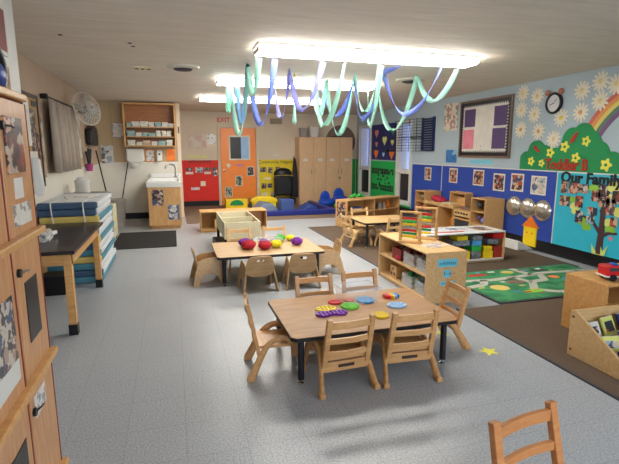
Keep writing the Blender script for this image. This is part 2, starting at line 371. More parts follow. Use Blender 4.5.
# windows in the right wall
for i, (a, b) in enumerate(holes):
    r = bpy.data.objects.new('window_%d' % (i+1), None); C.objects.link(r); r['kind'] = 'structure'; r.location = (XR, (a+b)/2, zb)
    P = Vector((XR, (a+b)/2, zb)); hw = (b-a)/2; H = zt-zb
    MB().box(-.03, .0, -hw-.08, -hw, -.08, H+.05).box(-.03, 0, hw, hw+.08, -.08, H+.05).box(-.03, .0, -hw, hw, H, H+.05).box(-.035, 0, -hw, hw, -.08, 0).box(-.02, .24, -hw, hw, .66, .76).box(0, .24, -hw, -hw+.02, 0, H).box(0, .24, hw-.05, hw, 0, H).box(0, .24, -hw+.02, hw-.05, H-.02, H).box(0, .24, -hw+.02, hw-.05, 0, .02).build('window_frame', 'white', r, bevel=.004)
    MB().box(.2, .206, -hw+.02, hw-.05, .76, H-.02).build('pane', 'pane', r)
    MB().box(.05, .08, -hw+.02, hw-.05, .02, .66).build('lower_panel', 'darkmetal', r)
    bl = MB()
    for k in range(int((hw*2-.08)/.075)): bl.box(.216, .22, -hw+.03+k*.075, -hw+.09+k*.075, .77, H-.03)
    bl.build('vertical_blind', 'bluec', r)
# coloured wall paper on the right wall
def rpanel(name, label, y0, y1, z0, z1, mat, wall='R', cat='board', th=.012):
    uc = (y0+y1)/2; w_, h_ = abs(y1-y0), z1-z0
    r = thing(name, label, cat, wm(wall, uc, z0).translation)
    mw = wm(wall, uc, z0, .0015); r.matrix_world = mw
    MB().box(-w_/2, w_/2, 0, h_, 0, th).build('paper', mat, r)
    return r, w_, h_
def strip_trim(r, w_, h_, th=.012, mat='white'):
    MB().box(-w_/2, w_/2, h_-.012, h_+.004, th, th+.006).box(-w_/2, -w_/2+.014, 0, h_-.012, th, th+.006).build('edge_trim', mat, r)
r, a_, b_ = rpanel('blue_display_board', 'royal blue covered wall panel under the round pale flowers, with mirrors and photos', 5.33, 8.27, .17, 1.21, 'blueboard'); strip_trim(r, a_, b_)
r, a_, b_ = rpanel('blue_display_board', 'narrow royal blue wall panel beside the right-hand window, one photo on it', 8.285, 9.5, .17, 1.21, 'blueboard'); strip_trim(r, a_, b_)
FAM, a_, b_ = rpanel('family_tree_board', 'turquoise wall panel with a family tree and paper leaves', 2.2, 5.315, .17, 1.21, 'tealboard'); strip_trim(FAM, a_, b_)
r, a_, b_ = rpanel('green_display_board', 'green wall panel with black squares between the two windows', 10.34, 11.8, .17, 1.23, 'greenboard'); GP = r
r, a_, b_ = rpanel('green_display_board', 'narrow green wall panel beside the tall wooden cabinets', 12.72, 12.88, .17, 1.25, 'greenboard')
tag(MB().box(XR-.01, XR, 9.52, 10.3, .17, .29).build('green_strip', 'greenboard'), 'green strip under the right-hand window', 'board')
tag(MB().box(XR-.012, XR, 11.83, 12.7, .145, .21).build('green_strip', 'greenboard'), 'green strip under the left-hand window beside the cabinets', 'board')
r, a_, b_ = rpanel('green_display_board', 'green board on the back wall between the tall cabinets and the corner', 4.93, 5.22, .14, 1.25, 'greenboard', 'B')
g = MB(); g.mi = 1; g.box(-.68, .7, .29, .88, .012, .0135); g.mi = 0
for k in range(14):
    for zz in (.3, .38, .72, .8): 
        if random.random() < .85: g.box(-.66+k*.095, -.66+k*.095+.07, zz, zz+.07, .012, .018)
for k in range(26):
    x, y = random.uniform(-.3, .5), random.uniform(.36, .8); g.box(x, x+.06, y, y+.05, .012, .018)
g.build('black_square_pattern', ['black', 'greenboard'], GP)
# heart board
r, a_, b_ = rpanel('heart_board', 'navy board with paper hearts above the green panel between the windows', 10.34, 11.78, 1.26, 2.17, 'navyboard')
def heart(s): return [(s*.06*16*math.sin(t)**3/16, s*.06*(13*math.cos(t)-5*math.cos(2*t)-2*math.cos(3*t)-math.cos(4*t))/16) for t in [2*PI*k/24 for k in range(24)]]
for (yy, zz, s, c) in [(11.46, 1.95, 1.7, 'pink'), (10.97, 1.76, 1.9, 'leafyellow'), (10.53, 1.7, 1.2, 'leafyellow'), (11.47, 1.42, 1.9, 'orange'), (10.55, 1.43, 2.2, 'orange'), (11.46, 1.67, 1.1, 'pink'), (11.02, 1.4, 1.0, 'paleblue'), (10.52, 1.98, 1.5, 'greenfelt')]:
    MB().prism([(x-(yy-11.06), y+zz-1.26) for x, y in heart(s*1.1)], .012, .02).build('paper_heart', c, r)

# back wall boards
RB, a_, b_ = rpanel('red_board', 'red display board on the back wall left of the orange door', .22, 1.2, .14, 1.24, 'redboard', 'B'); 
for (cx, cz, w_, h_, m) in [(.42, .9, .2, .06, 'paper'), (.9, .9, .18, .06, 'paper'), (.68, .98, .2, .14, P5), (.9, 1.0, .16, .08, P4), (.42, 1.0, .16, .08, P4), (1.1, .93, .13, .24, P3), (.77, .61, .13, .13, 'petal'), (.56, .48, .22, .07, 'papertext')]:
    MB().box(cx-.71-w_/2, cx-.71+w_/2, cz-.14-h_/2, cz-.14+h_/2, .012, .017).build('paper_card', m, RB)
g = MB(); x = -.3
while x < .3:
    hh = random.uniform(.05, .08); g.box(x, x+.018, 1.02, 1.02+hh, .012, .018); g.box(x, x+.045, 1.02+hh-.02, 1.02+hh, .012, .018); x += .062
g.build('header_lettering', 'brownbark', RB)
YBd, a_, b_ = rpanel('yellow_board', 'yellow display board on the back wall right of the orange door, titled Community Helpers', 2.3, 3.36, .14, 1.25, 'yellowboard', 'B')
text_mesh('Community Helpers', .125, .003, 'black', 'board_title', parent=YBd).location = (-.02, 1.04, .013)
for (cx, cz, w_, h_, m) in [(2.44, .97, .18, .13, P3), (2.64, .95, .12, .16, P3), (2.86, .96, .14, .16, P1), (2.45, .51, .14, .15, P1), (2.62, .52, .13, .12, P3), (2.46, .27, .16, .1, 'petal'), (2.76, .27, .22, .14, P5), (2.55, .72, .2, .05, 'petal')]:
    MB().box(cx-2.83-w_/2, cx-2.83+w_/2, cz-.14-h_/2, cz-.14+h_/2, .012, .017).build('paper_card', m, YBd)
# orange door
d = bpy.data.objects.new('door_1', None); C.objects.link(d); d['kind'] = 'structure'; d.location = (1.76, YB, 0)
MB().box(-.49, .47, -.045, -.005, .01, 2.1).build('door_leaf', 'doororange', d, bevel=.004)
MB().box(-.57, -.5, -.06, 0, 0, 2.17).box(.48, .55, -.06, 0, 0, 2.17).box(-.5, .48, -.06, 0, 2.11, 2.17).build('door_frame', 'wallbeige', d, bevel=.004)
MB().box(-.27, .31, -.052, -.045, 1.24, 1.9).build('window_frame', 'petal', d)
MB().box(-.23, .06, -.056, -.052, 1.28, 1.86).build('dark_glass', 'black', d)
MB().box(.06, .27, -.056, -.052, 1.28, 1.86).build('blue_curtain', 'paleblue', d)
MB().lathe([(.012, 0), (.012, .03), (.032, .04), (.036, .06), (.02, .075)], 14, Matrix.Translation((-.42, -.045, .97)) @ Matrix.Rotation(PI/2, 4, 'X')).build('door_knob', 'metal', d, smooth=True)
def bphoto(x, z, w_, h_, m, lab): sheet('photograph', lab, 'photo', 'B', x, z, w_, h_, m, 'photos on the orange door', 'paper', off=.046)
bphoto(2.07, .93, .2, .26, P3, 'photo on the orange door, highest of the three below the window')
bphoto(1.74, .67, .19, .28, P4, 'photo in the middle of the orange door')
bphoto(1.45, .37, .2, .28, P4, 'photo at the lower left of the orange door')
tag(MB().prism(circle(0, 0, .055), 0, .006, wm('B', 1.47, 1.1, .046)).build('paper_disc', 'petal'), 'small round cream sticker above the knob of the orange door', 'sticker')
tag(MB().box(-.1, .1, -.035, .035, 0, .006, wm('B', 1.77, 1.1, .046)).build('paper_sign', 'pink'), 'small pink sign under the window of the orange door', 'sign')
# exit sign, notices on the back wall
r = thing('exit_sign', 'white EXIT sign with red letters above the orange door', 'sign'); r.matrix_world = wm('B', 1.37, 2.31)
MB().box(-.16, .16, -.09, .09, 0, .03).build('sign_body', 'wallbeige', r, bevel=.003)
text_mesh('EXIT', .17, .003, 'red', 'lettering', parent=r, bold=.003).location = (0, 0, .031)
sheet('poster', 'faded flower drawing poster on the beige back wall above the red board', 'poster', 'B', .67, 1.73, .46, .34, photo_mat('pale_drawing', ['c2b29c', 'bca890', 'c6b6a0', 'b89080', 'c0b098'], 12))
sheet('paper_notice', 'white paper notice beside the top left of the orange door', 'notice', 'B', 1.04, 1.81, .22, .27, 'papertext')
sheet('border_strip', 'pale green strip above the red board', 'strip', 'B', .64, 1.33, .5, .04, 'leafyellow')
sheet('label_card', 'small white card above the yellow board title', 'card', 'B', 2.82, 1.37, .14, .06, 'paper')
sheet('wall_vent', 'dark square vent high on the back wall above the yellow board', 'vent', 'B', 2.82, 2.3, .34, .15, 'taupe', th=.02)

# tall cabinets
def cabinet(x0, x1, label):
    w_ = x1-x0; r = thing('tall_cabinet', label, 'cabinet', ((x0+x1)/2, 12.62, .0065), group='tall wooden cabinets'); h = w_/2
    MB().box(-h, h, -.22, .26, .0, 1.86).build('body', 'cabwood', r, bevel=.004)
    for s in (-1, 1):
        dr = MB().box(min(0, s*(h-.004))+.003, max(0, s*(h-.004))-.003, -.24, -.222, .06, 1.84).build('door', 'cabwood', r, bevel=.003)
        MB().tube([(s*.05, -.24, .84), (s*.05, -.27, .86), (s*.05, -.27, .96), (s*.05, -.24, .98)], .008, 8).build('handle', 'metal', dr)
        MB().box(s*.22-.07, s*.22+.07, -.244, -.24, 1.2, 1.27).build('label_card', 'paper', dr)
    return r
cabinet(3.36, 4.13, 'tall two-door wooden cabinet beside the yellow board')
cb = cabinet(4.135, 4.92, 'tall two-door wooden cabinet nearest the corner, with a padlock')
pl = MB().box(-.02, .02, -.262, -.246, .7, .76).tube([(-.013, -.254, .76), (-.013, -.254, .79), (.013, -.254, .79), (.013, -.254, .76)], .004, 6).build('padlock', 'metal', cb)
tag(MB().lathe([(.1, 0), (.13, .24), (.135, .25), (.12, .25)], 4, Matrix.Translation((3.52, 12.6, 1.867)) @ Matrix.Rotation(PI/4, 4, 'Z')).build('storage_bin', 'greyplastic', bevel=.01), 'smaller frosted bin on the cabinets, left of the larger bin', 'bin')
tag(MB().lathe([(.14, 0), (.18, .27), (.19, .28), (.17, .28)], 4, Matrix.Translation((3.82, 12.6, 1.867)) @ Matrix.Rotation(PI/4, 4, 'Z')).build('storage_bin', 'white', bevel=.01), 'larger white bin on top of the tall cabinets', 'bin')
tag(MB().lathe([(.44, 0), (.46, .01), (.44, .02)], 40, Matrix.Translation((4.74, 12.895, 1.76)) @ Matrix.Rotation(PI/2, 4, 'X')).build('round_tabletop', 'brownframe', smooth='auto'), 'large brown round disc propped behind the right tall cabinet', 'disc')
tag(MB().box(4.3, 4.62, 12.45, 12.7, 1.867, 1.9).build('flat_box', 'darkframe', bevel=.01), 'flat dark box on top of the right tall cabinet', 'box')

# folded black pram and black cloth in front of the yellow board
r = thing('folded_stroller', 'black folded stroller in front of the yellow board', 'stroller', (2.9, 12.45, .006))
MB().ball((0, 0, .86), (.26, .13, .17)).build('canopy', 'black', r, smooth=True)
MB().box(-.25, .25, -.12, .1, .27, .8).build('seat_back', 'black', r, bevel=.05)
MB().tube([(-.26, -.12, .82), (-.1, -.15, .83), (.1, -.15, .83), (.26, -.12, .82)], .008, 8).build('handle_bar', 'cot_yellow', r)
g = MB()
for s in (-1, 1): g.tube([(s*.24, -.05, .3), (s*.24, -.1, .02)], .014, 8).tube([(s*.24, .05, .3), (s*.24, .1, .02)], .014, 8)
g.tube([(-.24, -.07, .2), (.24, -.07, .2)], .012, 8); g.build('frame', 'darkmetal', r)
for s in (-1, 1): MB().cyl((s*.24-.015, -.1, .05), (s*.24+.015, -.1, .05), .05, n=16).build('wheel', 'black', r)
tag(MB().prism([(-.1, 0), (.12, 0), (.1, .7), (.06, 1.05), (0, 1.15), (-.03, .8), (-.07, .4)], 0, .06, wm('B', 3.24, .2, .3)).build('hanging_black_bag', 'black', bevel=.01), 'tall pointed black cloth bag hanging on the side of the tall cabinet', 'bag')

# sink alcove
r = thing('sink_cabinet', 'wooden sink cabinet with a white basin top on the alcove wall', 'cabinet', (-.18, 9.2, 0))
MB().box(-.3, .3, .01, 1.66, .07, .81).box(-.27, .27, .06, 1.66, 0, .07).build('body', 'sinkwood', r, bevel=.004)
g = MB().box(-.32, .32, -.02, 1.68, .81, .85).box(-.32, .32, -.02, .03, .85, .92).box(-.32, -.27, .03, 1.68, .85, .92).box(.27, .32, .03, 1.68, .85, .92).box(-.27, .27, 1.2, 1.68, .85, .92); g.build('basin_top', 'whitegloss', r, bevel=.008)
MB().tube([(.22, 1.3, .92), (.22, 1.3, 1.14), (.2, 1.28, 1.19), (.12, 1.22, 1.21), (.04, 1.16, 1.18), (.02, 1.14, 1.12)], .016, 10).cyl((.22, 1.3, .92), (.22, 1.3, .96), .03).cyl((.27, 1.3, .95), (.3, 1.24, .97), .01).build('faucet', 'metal', r, smooth='auto')
MB().box(-.3, .34, 1.64, 1.69, .92, .99).build('backsplash', 'whitegloss', r, bevel=.004)
def freeph(x0, x1, y, z0, z1, m, lab):
    o = MB().box(x0, x1, y-.005, y, z0, z1).build('photograph', m); tag(o, lab, 'photo', 'photos on the sink cabinet')
freeph(-.41, -.2, 9.205, .46, .76, P3, 'upper photo on the wooden sink cabinet'); freeph(-.13, .08, 9.205, .18, .47, P5, 'lower photo on the wooden sink cabinet')
sh = thing('wall_shelf_unit', 'open wooden diaper shelf unit high on the alcove wall above the sink', 'shelf', (-.43, 10.9, 1.58))
g = MB().box(-.53, -.5, -.3, 0, 0, .91).box(.5, .53, -.3, 0, 0, .91).box(-.5, .5, -.3, 0, .88, .91).box(-.5, .5, -.3, 0, 0, .025); g.build('frame', 'birch', sh, bevel=.003)
MB().box(-.5, .5, -.02, -.005, .025, .88).build('back_panel', 'darkrack', sh)
for zz in (.2, .4): MB().box(-.5, .5, -.28, -.02, zz, zz+.018).build('shelf', 'birch', sh)
k = 0; where = ['bottom', 'middle', 'top']
for lv, zz in enumerate((1.606, 1.799, 1.999)):
    x = -.9
    while x < .0:
        w_ = random.uniform(.09, .17); x += w_/2
        h_ = random.uniform(.07, .13); g = MB(); n = 3
        for q in range(n): g.cb((x+random.uniform(-.008, .008), 10.74, zz+h_*(q+.5)/n), (w_*.95, .17, h_/n*.96), Matrix.Rotation(random.uniform(-.12, .12), 4, 'Z'))
        o = g.build('diaper_stack', random.choice(['diaper', 'diaper', 'diaperblue', 'diaperorange']), bevel=.01)
        tag(o, 'stack of folded diapers on the %s shelf above the sink' % where[lv], 'diapers', 'diaper stacks on the %s wall shelf' % where[lv]); x += w_/2+.01
r = thing('towel_dispenser', 'white paper towel dispenser under the left end of the wall shelf', 'dispenser', (-.77, 10.8, 1.24))
MB().prism([(-.18, .05), (-.17, .3), (.17, .3), (.18, .05), (.12, 0), (-.12, 0)], -.1, .08, Matrix.Rotation(PI/2, 4, 'X')).build('housing', 'white', r, bevel=.02)
MB().box(-.06, .06, -.06, .02, -.07, .02).build('paper_towel', 'paper', r)
sheet('hand_washing_chart', 'orange bordered hand washing chart between the towel and soap dispensers', 'chart', 'S', -.47, 1.39, .19, .27, 'papertext', border='orange')
r = thing('soap_dispenser', 'white soap dispenser with a dark dot above the sink', 'dispenser', (-.27, 10.85, 1.27))
MB().box(-.06, .06, -.05, .05, 0, .24).build('housing', 'whitegloss', r, bevel=.02); MB().cyl((0, -.055, .15), (0, -.05, .15), .02).build('button', 'black', r)
sheet('paper_notice', 'orange paper sign above the sink, right of the soap dispenser', 'notice', 'S', -.03, 1.4, .18, .25, 'orange')
sheet('wall_calendar', 'wall calendar on the beige alcove wall left of the diaper shelf', 'calendar', 'S', -1.1, 1.93, .24, .33, 'papertext', border='greyplastic')
sheet('paper_notice', 'cluster of white notices low on the alcove wall beside the left corner', 'notice', 'S', -1.34, 1.42, .24, .38, photo_mat('notices', ['d0d0cc', 'c4c8cc', '5a6068', 'd4d2cc', '9aa4ac'], 12))
sheet('light_switch', 'light switch plate on the partition end beside the shelf unit', 'switch', 'S', .16, 1.95, .03, .14, 'darkgrey', off=.02)

# left wall things
def mop(label, a, b, head): 
    r = thing('broom', label, 'broom', a); A = Vector(a)
    MB().cyl((0, 0, .05), Vector(b)-A, .013, n=8).build('handle', 'black', r)
    MB().box(-.12, .12, -.03, .03, 0, .12).build('brush_head', head, r, bevel=.01)
mop('long-handled black broom leaning on the alcove wall under the towel dispenser', (-1.16, 10.55, .004), (-.93, 10.78, 1.24), 'greyplastic')
mop('black broom leaning on the left wall beside the alcove corner', (-1.22, 10.1, .004), (-1.4, 9.75, 1.5), 'black')
tag(MB().lathe([(.11, 0), (.15, .5), (.165, .52), (.165, .56), (.13, .56), (.1, .06)], 24, Matrix.Translation((-1.08, 9.75, 0))).build('waste_bin', 'greybin', smooth='auto'), 'grey waste bin standing by the alcove wall', 'bin')
r = thing('wooden_cart', 'cream wooden cart on black casters beside the waste bin', 'cart', (-1.15, 8.35, 0))
MB().box(-.25, -.22, -.25, .25, .06, .6).box(.14, .17, -.25, .25, .06, .6).box(-.22, .14, -.25, .25, .06, .1).box(-.22, .14, -.25, .25, .52, .56).build('body', 'cream', r, bevel=.006)
for sx in (-.2, .13):
    for sy in (-.2, .2): MB().cyl((sx-.02, sy, .03), (sx+.02, sy, .03), .03, n=12).build('caster', 'black', r)
r = thing('utility_cart', 'taupe plastic utility cart standing behind the stacked cots', 'cart', (-1.22, 7.45, 0))
MB().box(-.24, .24, -.3, .3, .8, .88).box(-.24, .24, -.3, .3, .15, .2).build('tray', 'taupe', r, bevel=.01)
for sx in (-.22, .22):
    for sy in (-.28, .28): MB().box(sx-.02, sx+.02, sy-.02, sy+.02, 0, .8).build('post', 'taupe', r)
r = thing('white_pitcher', 'white lidded container standing on the taupe cart', 'container', (-1.28, 7.4, .88))
MB().lathe([(.09, 0), (.1, .02), (.1, .16), (.105, .17), (.105, .19), (.09, .2)], 20).build('body', 'white', r, smooth='auto'); MB().lathe([(.09, .2), (.06, .23), (.02, .24)], 20).build('lid', 'whitegloss', r, smooth='auto')
r = thing('hanging_apron', 'black apron hanging from a hook on the left wall under the fan', 'apron', (-1.49, 9.6, 1.98))
MB().prism([(-.36, -.38), (.3, -.4), (.38, -.2), (.3, -.05), (.05, 0), (-.1, -.02), (-.34, -.1)], .01, .12, Matrix(((0, 0, 1, 0), (1, 0, 0, 0), (0, 1, 0, 0), (0, 0, 0, 1)))).build('cloth', 'black', r, bevel=.03)
MB().tube([(0, 0, .03), (.05, 0, .03), (.06, 0, .06)], .008, 6).build('hook', 'metal', r)
r = thing('magenta_cup', 'magenta cup holding dark brushes mounted on the left wall', 'cup', (-1.42, 9.0, 1.14))
MB().lathe([(.05, 0), (.07, .13), (.06, .13)], 14).build('cup', 'cup', r, smooth='auto')
MB().cyl((0, 0, .05), (.02, .1, .38), .025).cyl((0, .03, .05), (-.02, -.1, .34), .02).cyl((0, 0, .05), (0, .02, .4), .018).build('brush', 'black', r)
# fan
r = thing('wall_fan', 'grey wire-caged fan mounted high on the left wall beside the curtain', 'fan', (-1.22, 7.95, 2.13))
r.rotation_euler = (math.radians(-12), math.radians(78), math.radians(-50))
g = MB().tube([(.25*math.cos(t), .25*math.sin(t), 0) for t in [2*PI*k/32 for k in range(32)]], .008, 6, True)
for rr_, zz in ((.17, .07), (.09, .09)): g.tube([(rr_*math.cos(t), rr_*math.sin(t), zz) for t in [2*PI*k/24 for k in range(24)]], .003, 5, True)
for k in range(24):
    t = 2*PI*k/24; g.tube([(.25*math.cos(t), .25*math.sin(t), 0), (.17*math.cos(t), .17*math.sin(t), .07), (.03*math.cos(t), .03*math.sin(t), .1)], .003, 5)
    g.tube([(.25*math.cos(t), .25*math.sin(t), 0), (.17*math.cos(t), .17*math.sin(t), -.06), (.03*math.cos(t), .03*math.sin(t), -.08)], .003, 5)
g.build('cage', 'ltgrey', r)
for k in range(4):
    m = Matrix.Rotation(k*PI/2, 4, 'Z') @ Matrix.Rotation(.4, 4, 'X')
    MB().prism([(.03, -.03), (.2, -.09), (.22, .02), (.15, .08), (.03, .03)], -.003, .003, m).build('blade', 'greyplastic', r)
MB().cyl((0, 0, -.14), (0, 0, .05), .05).build('motor', 'greyplastic', r, smooth='auto')
MB().tube([(0, 0, -.14), (-.1, 0, -.2), (-.15, 0, -.26)], .02, 8).build('bracket', 'greyplastic', r)
# curtain with rod
g = MB(); n = 60; v = []; f = []
for i in range(n+1):
    yy = 6.48+1.5*i/n; xx = -1.42+.045*math.sin(i*.85)+.012*math.sin(i*.5)
    for zz, ex in ((1.22, 1.25), (1.6, 1.1), (2.12, .7)): v.append((-1.43+(xx+1.43)*ex, yy, zz))
for i in range(n):
    for j in range(2): f.append((i*3+j, i*3+j+1, i*3+j+4, i*3+j+3))
r = thing('curtain', 'taupe curtain hanging from a dark rod on the left wall', 'curtain', (0, 0, 0))
g.geo(v, f); o = g.build('cloth', 'curtain', r, smooth=True); so = o.modifiers.new('s', 'SOLIDIFY'); so.thickness = .006
MB().cyl((-1.43, 6.42, 2.15), (-1.43, 8.05, 2.15), .013).box(-1.5, -1.42, 6.44, 6.47, 2.12, 2.18).ball((-1.43, 6.4, 2.15), .03).build('rod', 'black', r)
sheet('wall_notices', 'white paper sheets on the left wall between the curtain and the fan', 'notice', 'L', 8.5, 1.72, .7, .7, photo_mat('sheets', ['c8c4bc', 'bcb8b0', 'd0ccc2', '9c968c', 'c4beb2'], 7))
sheet('yellow_notices', 'pale yellow papers on the left wall below the white sheets', 'notice', 'L', 8.3, 1.28, .8, .16, 'petalpale')
sheet('paper_cutouts', 'strip of small paper cut-outs on the left wall between the cork board and curtain', 'cutouts', 'L', 6.34, 1.55, .12, .75, photo_mat('cutouts', ['c4b49e', 'b8a890', 'd4ccbe', '7a6a5c', 'c8baa4'], 14))
r = thing('cork_board', 'dark framed cork board covered with papers on the left wall before the curtain', 'board'); r.matrix_world = wm('L', 5.55, 1.6)
MB().box(-.6, .62, -.48, .48, 0, .02).build('board', 'cork', r)
MB().box(-.64, .66, .48, .52, 0, .03).box(-.64, .66, -.52, -.48, 0, .03).box(.62, .66, -.48, .48, 0, .03).box(-.64, -.6, -.48, .48, 0, .03).build('frame', 'darkframe', r)
for (x, y, w_, h_, m) in [(.38, .12, .2, .46, P3), (.12, .2, .3, .5, 'paper'), (.5, .42, .2, .06, 'black'), (.3, -.28, .46, .34, 'paper'), (.52, -.05, .14, .3, P1), (.05, -.2, .2, .3, 'papertext'), (.52, -.43, .16, .07, 'darkgrey')]:
    MB().box(x-w_/2, x+w_/2, y-h_/2, y+h_/2, .02, .026).build('paper_card', m, r)

# papers hanging beside the lockers on the stub wall end
WS = (lambda u, z, off: (-1.0+off, u, z), ((0, 1, 0), (0, 0, 1), (1, 0, 0)))
r = thing('cloth_towel', 'long white cloth hanging on the end of the white wall stub behind the lockers', 'towel', (-1.022, 3.835, 1.16))
MB().prism([(.025, .03), (.05, 0), (.09, .01), (.1, .06), (.085, .28), (.03, .3)], -.03, 0, Matrix.Rotation(PI/2, 4, 'X')).build('cloth', 'paper', r, bevel=.012)
sheet('framed_poster', 'red poster in a white frame above the lockers', 'poster', WS, 3.36, 2.24, .34, .3, 'redpaint', border='whitegloss', th=.02)
sheet('brown_notice', 'brown notice board in a white frame above the lockers, under the red poster', 'notice', WS, 3.34, 1.93, .34, .22, 'cork', border='white', th=.02)

# ------------------------------------------------------------------ locker unit
r = thing('locker_unit', 'tall wooden locker unit with photos on its doors at the left edge', 'lockers', (-.965, 1.15, 0))
LW = 1.11
MB().box(0, .36, 0, LW, 0, 1.70).build('body', 'redpaint', r)
MB().box(-.002, .37, LW, LW+.012, 0, 1.70).build('end_panel', 'redpaint', r)
for zz in (.0, .575, 1.145, 1.70): MB().box(0, .41 if zz < 1.5 else .39, -.01, LW+.012 if zz < 1.5 else LW-.0, zz if zz else 0, zz+.03).build('ledge', 'honey', r, bevel=.006)
for t in range(3):
    z0 = .03+t*.57+(.005 if t else 0); z1 = z0+.535 if t < 2 else 1.69
    for c in range(3):
        y1 = LW-.008-c*.37; y0 = y1-.345
        dr = MB().box(.362, .38, y0, y1-.004, z0, z1).build('door', 'locker', r, bevel=.003)
        MB().box(.362, .3815, y1-.004, y1+.005, z0, z1).build('edge_band', 'redpaint', dr)
        MB().cyl((.38, y0+.03, z1-.1), (.392, y0+.03, z1-.1), .017, n=12).tube([(.388, y0+.03, z1-.1), (.4, y0+.07, z1-.1), (.4, y0+.1, z1-.105)], .004, 6).build('latch', 'black', dr)
        if t == 1 and c == 0: MB().box(.38, .383, y0+.09, y0+.25, z0+.13, z0+.38).build('black_panel', 'black', dr)
        if t == 1 and c == 1: 
            MB().box(.38, .383, y0+.06, y0+.3, z0+.14, z0+.38).build('photo', P3, dr); MB().box(.38, .383, y0+.06, y0+.3, z0+.06, z0+.14).build('name_card', 'paper', dr)
        if t == 0 and c == 0: MB().box(.38, .383, y0+.05, y0+.2, z1-.14, z1-.05).build('name_card', 'papertext', dr)
        if t == 0 and c == 1: MB().box(.38, .383, y0+.1, y0+.28, z0+.05, z0+.4).build('black_panel', 'black', dr)
        if t == 2 and c == 0:
            MB().box(.38, .39, y0+.04, y0+.24, z0+.24, z0+.45).build('framed_photo', P1, dr, bevel=.002); MB().box(.38, .383, y0+.1, y0+.2, z0+.14, z0+.22).build('name_card', 'paper', dr); MB().box(.38, .383, y0+.06, y0+.27, z0+.035, z0+.12).build('name_card', 'papertext', dr)
r = thing('rounded_gadget', 'black rounded gadget on top of the locker unit', 'gadget', (-.64, 2.12, 1.73))
MB().tube([(0, .08*math.cos(t), .08+.08*math.sin(t)) for t in [2*PI*k/20 for k in range(20)]], .022, 8, True).build('band', 'black', r, smooth=True)
MB().ball((0, .02, .06), (.03, .06, .05)).build('pad', 'bluefoam', r, smooth=True)

# ------------------------------------------------------------------ black table with stacked cots
r = thing('black_topped_table', 'long table with a black top and wooden legs along the left wall', 'table', (-1.12, 4.72, 0))
MB().box(-.34, .34, -.79, .79, .69, .72).build('tabletop', 'blacktop', r, bevel=.004)
MB().box(-.28, .28, -.72, -.69, .59, .69).box(-.28, .28, .69, .72, .59, .69).box(-.3, -.27, -.72, .72, .59, .69).box(.27, .3, -.72, .72, .59, .69).build('apron', 'honey', r, bevel=.003)
for sx in (-1, 1):
    for sy in (-1, 1):
        lg = MB().box(sx*.27-.03, sx*.27+.03, sy*.7-.03, sy*.7+.03, .09, .69).build('leg', 'honey', r, bevel=.003)
        MB().box(sx*.27-.034, sx*.27+.034, sy*.7-.034, sy*.7+.034, 0, .09).build('foot', 'black', lg)
tag(MB().cb((-1.17, 4.5, .735), (.2, .28, .03), Matrix.Rotation(.1, 4, 'Z')).cb((-1.16, 4.53, .765), (.19, .26, .03), Matrix.Rotation(-.15, 4, 'Z')).cb((-1.15, 4.51, .79), (.17, .24, .02), Matrix.Rotation(.25, 4, 'Z')).build('paper_pile', 'papertext', bevel=.003), 'pile of white papers on the black table', 'papers')
names = ['lowest', 'second', 'third', 'fourth', 'fifth', 'sixth', 'seventh', 'eighth', 'ninth', 'tenth', 'eleventh', 'topmost']
cc = ['cot_teal', 'cot_blue', 'cot_teal', 'cot_yellow', 'cot_teal', 'cot_blue', 'cot_yellow', 'cot_teal', 'cot_blue', 'cot_yellow', 'cot_blue', 'cot_blue']
for k in range(12):
    z = .004+k*.0775
    r = thing('stacking_cot', '%s nap cot%s in the stack at the end of the black table' % (names[k], '' if k in (0, 11) else ' from the floor'), 'cot', (-1.14+.014*math.sin(k*2.3), 6.25, z), group='stack of nap cots')
    MB().box(-.28, .28, -.64, .64, .03, .072).build('mesh_bed', 'cot_white', r, bevel=.006)
    for s_ in (-1, 1):
        MB().box(-.3, .3, min(s_*.6, s_*.67), max(s_*.6, s_*.67), 0, .075).build('end_frame', cc[k], r, bevel=.015)
        MB().box(min(s_*.275, s_*.305), max(s_*.275, s_*.305), -.6, .6, .012, .07).build('side_rail', 'cot_white' if k % 3 else 'cot_teal', r, bevel=.008)
for i, xx in enumerate((-1.3, -.98)):
    tag(MB().tube([(xx, 5.9, .93), (xx, 5.575, .93), (xx, 5.57, .9), (xx+.01, 5.572, .7)], .007, 6).build('tie_cord', 'paper'), ['left', 'right'][i]+' white cord tied over the end of the cot stack', 'cord')
tag(MB().cb((-1.12, 6.2, .93), (.3, .3, .012), Matrix.Rotation(.3, 4, 'Z')).cb((-1.05, 6.3, .94), (.2, .25, .012), Matrix.Rotation(-.4, 4, 'Z')).build('crumpled_sheet', 'paper', bevel=.004), 'crumpled white sheet lying on top of the cot stack', 'sheet')
tag(MB().lathe([(.14, 0), (.17, .2), (.18, .21), (.16, .21)], 4, Matrix.Translation((-1.25, 5.3, 0)) @ Matrix.Rotation(PI/4, 4, 'Z')).build('floor_bin', 'black'), 'dark bin on the floor under the black table', 'bin')

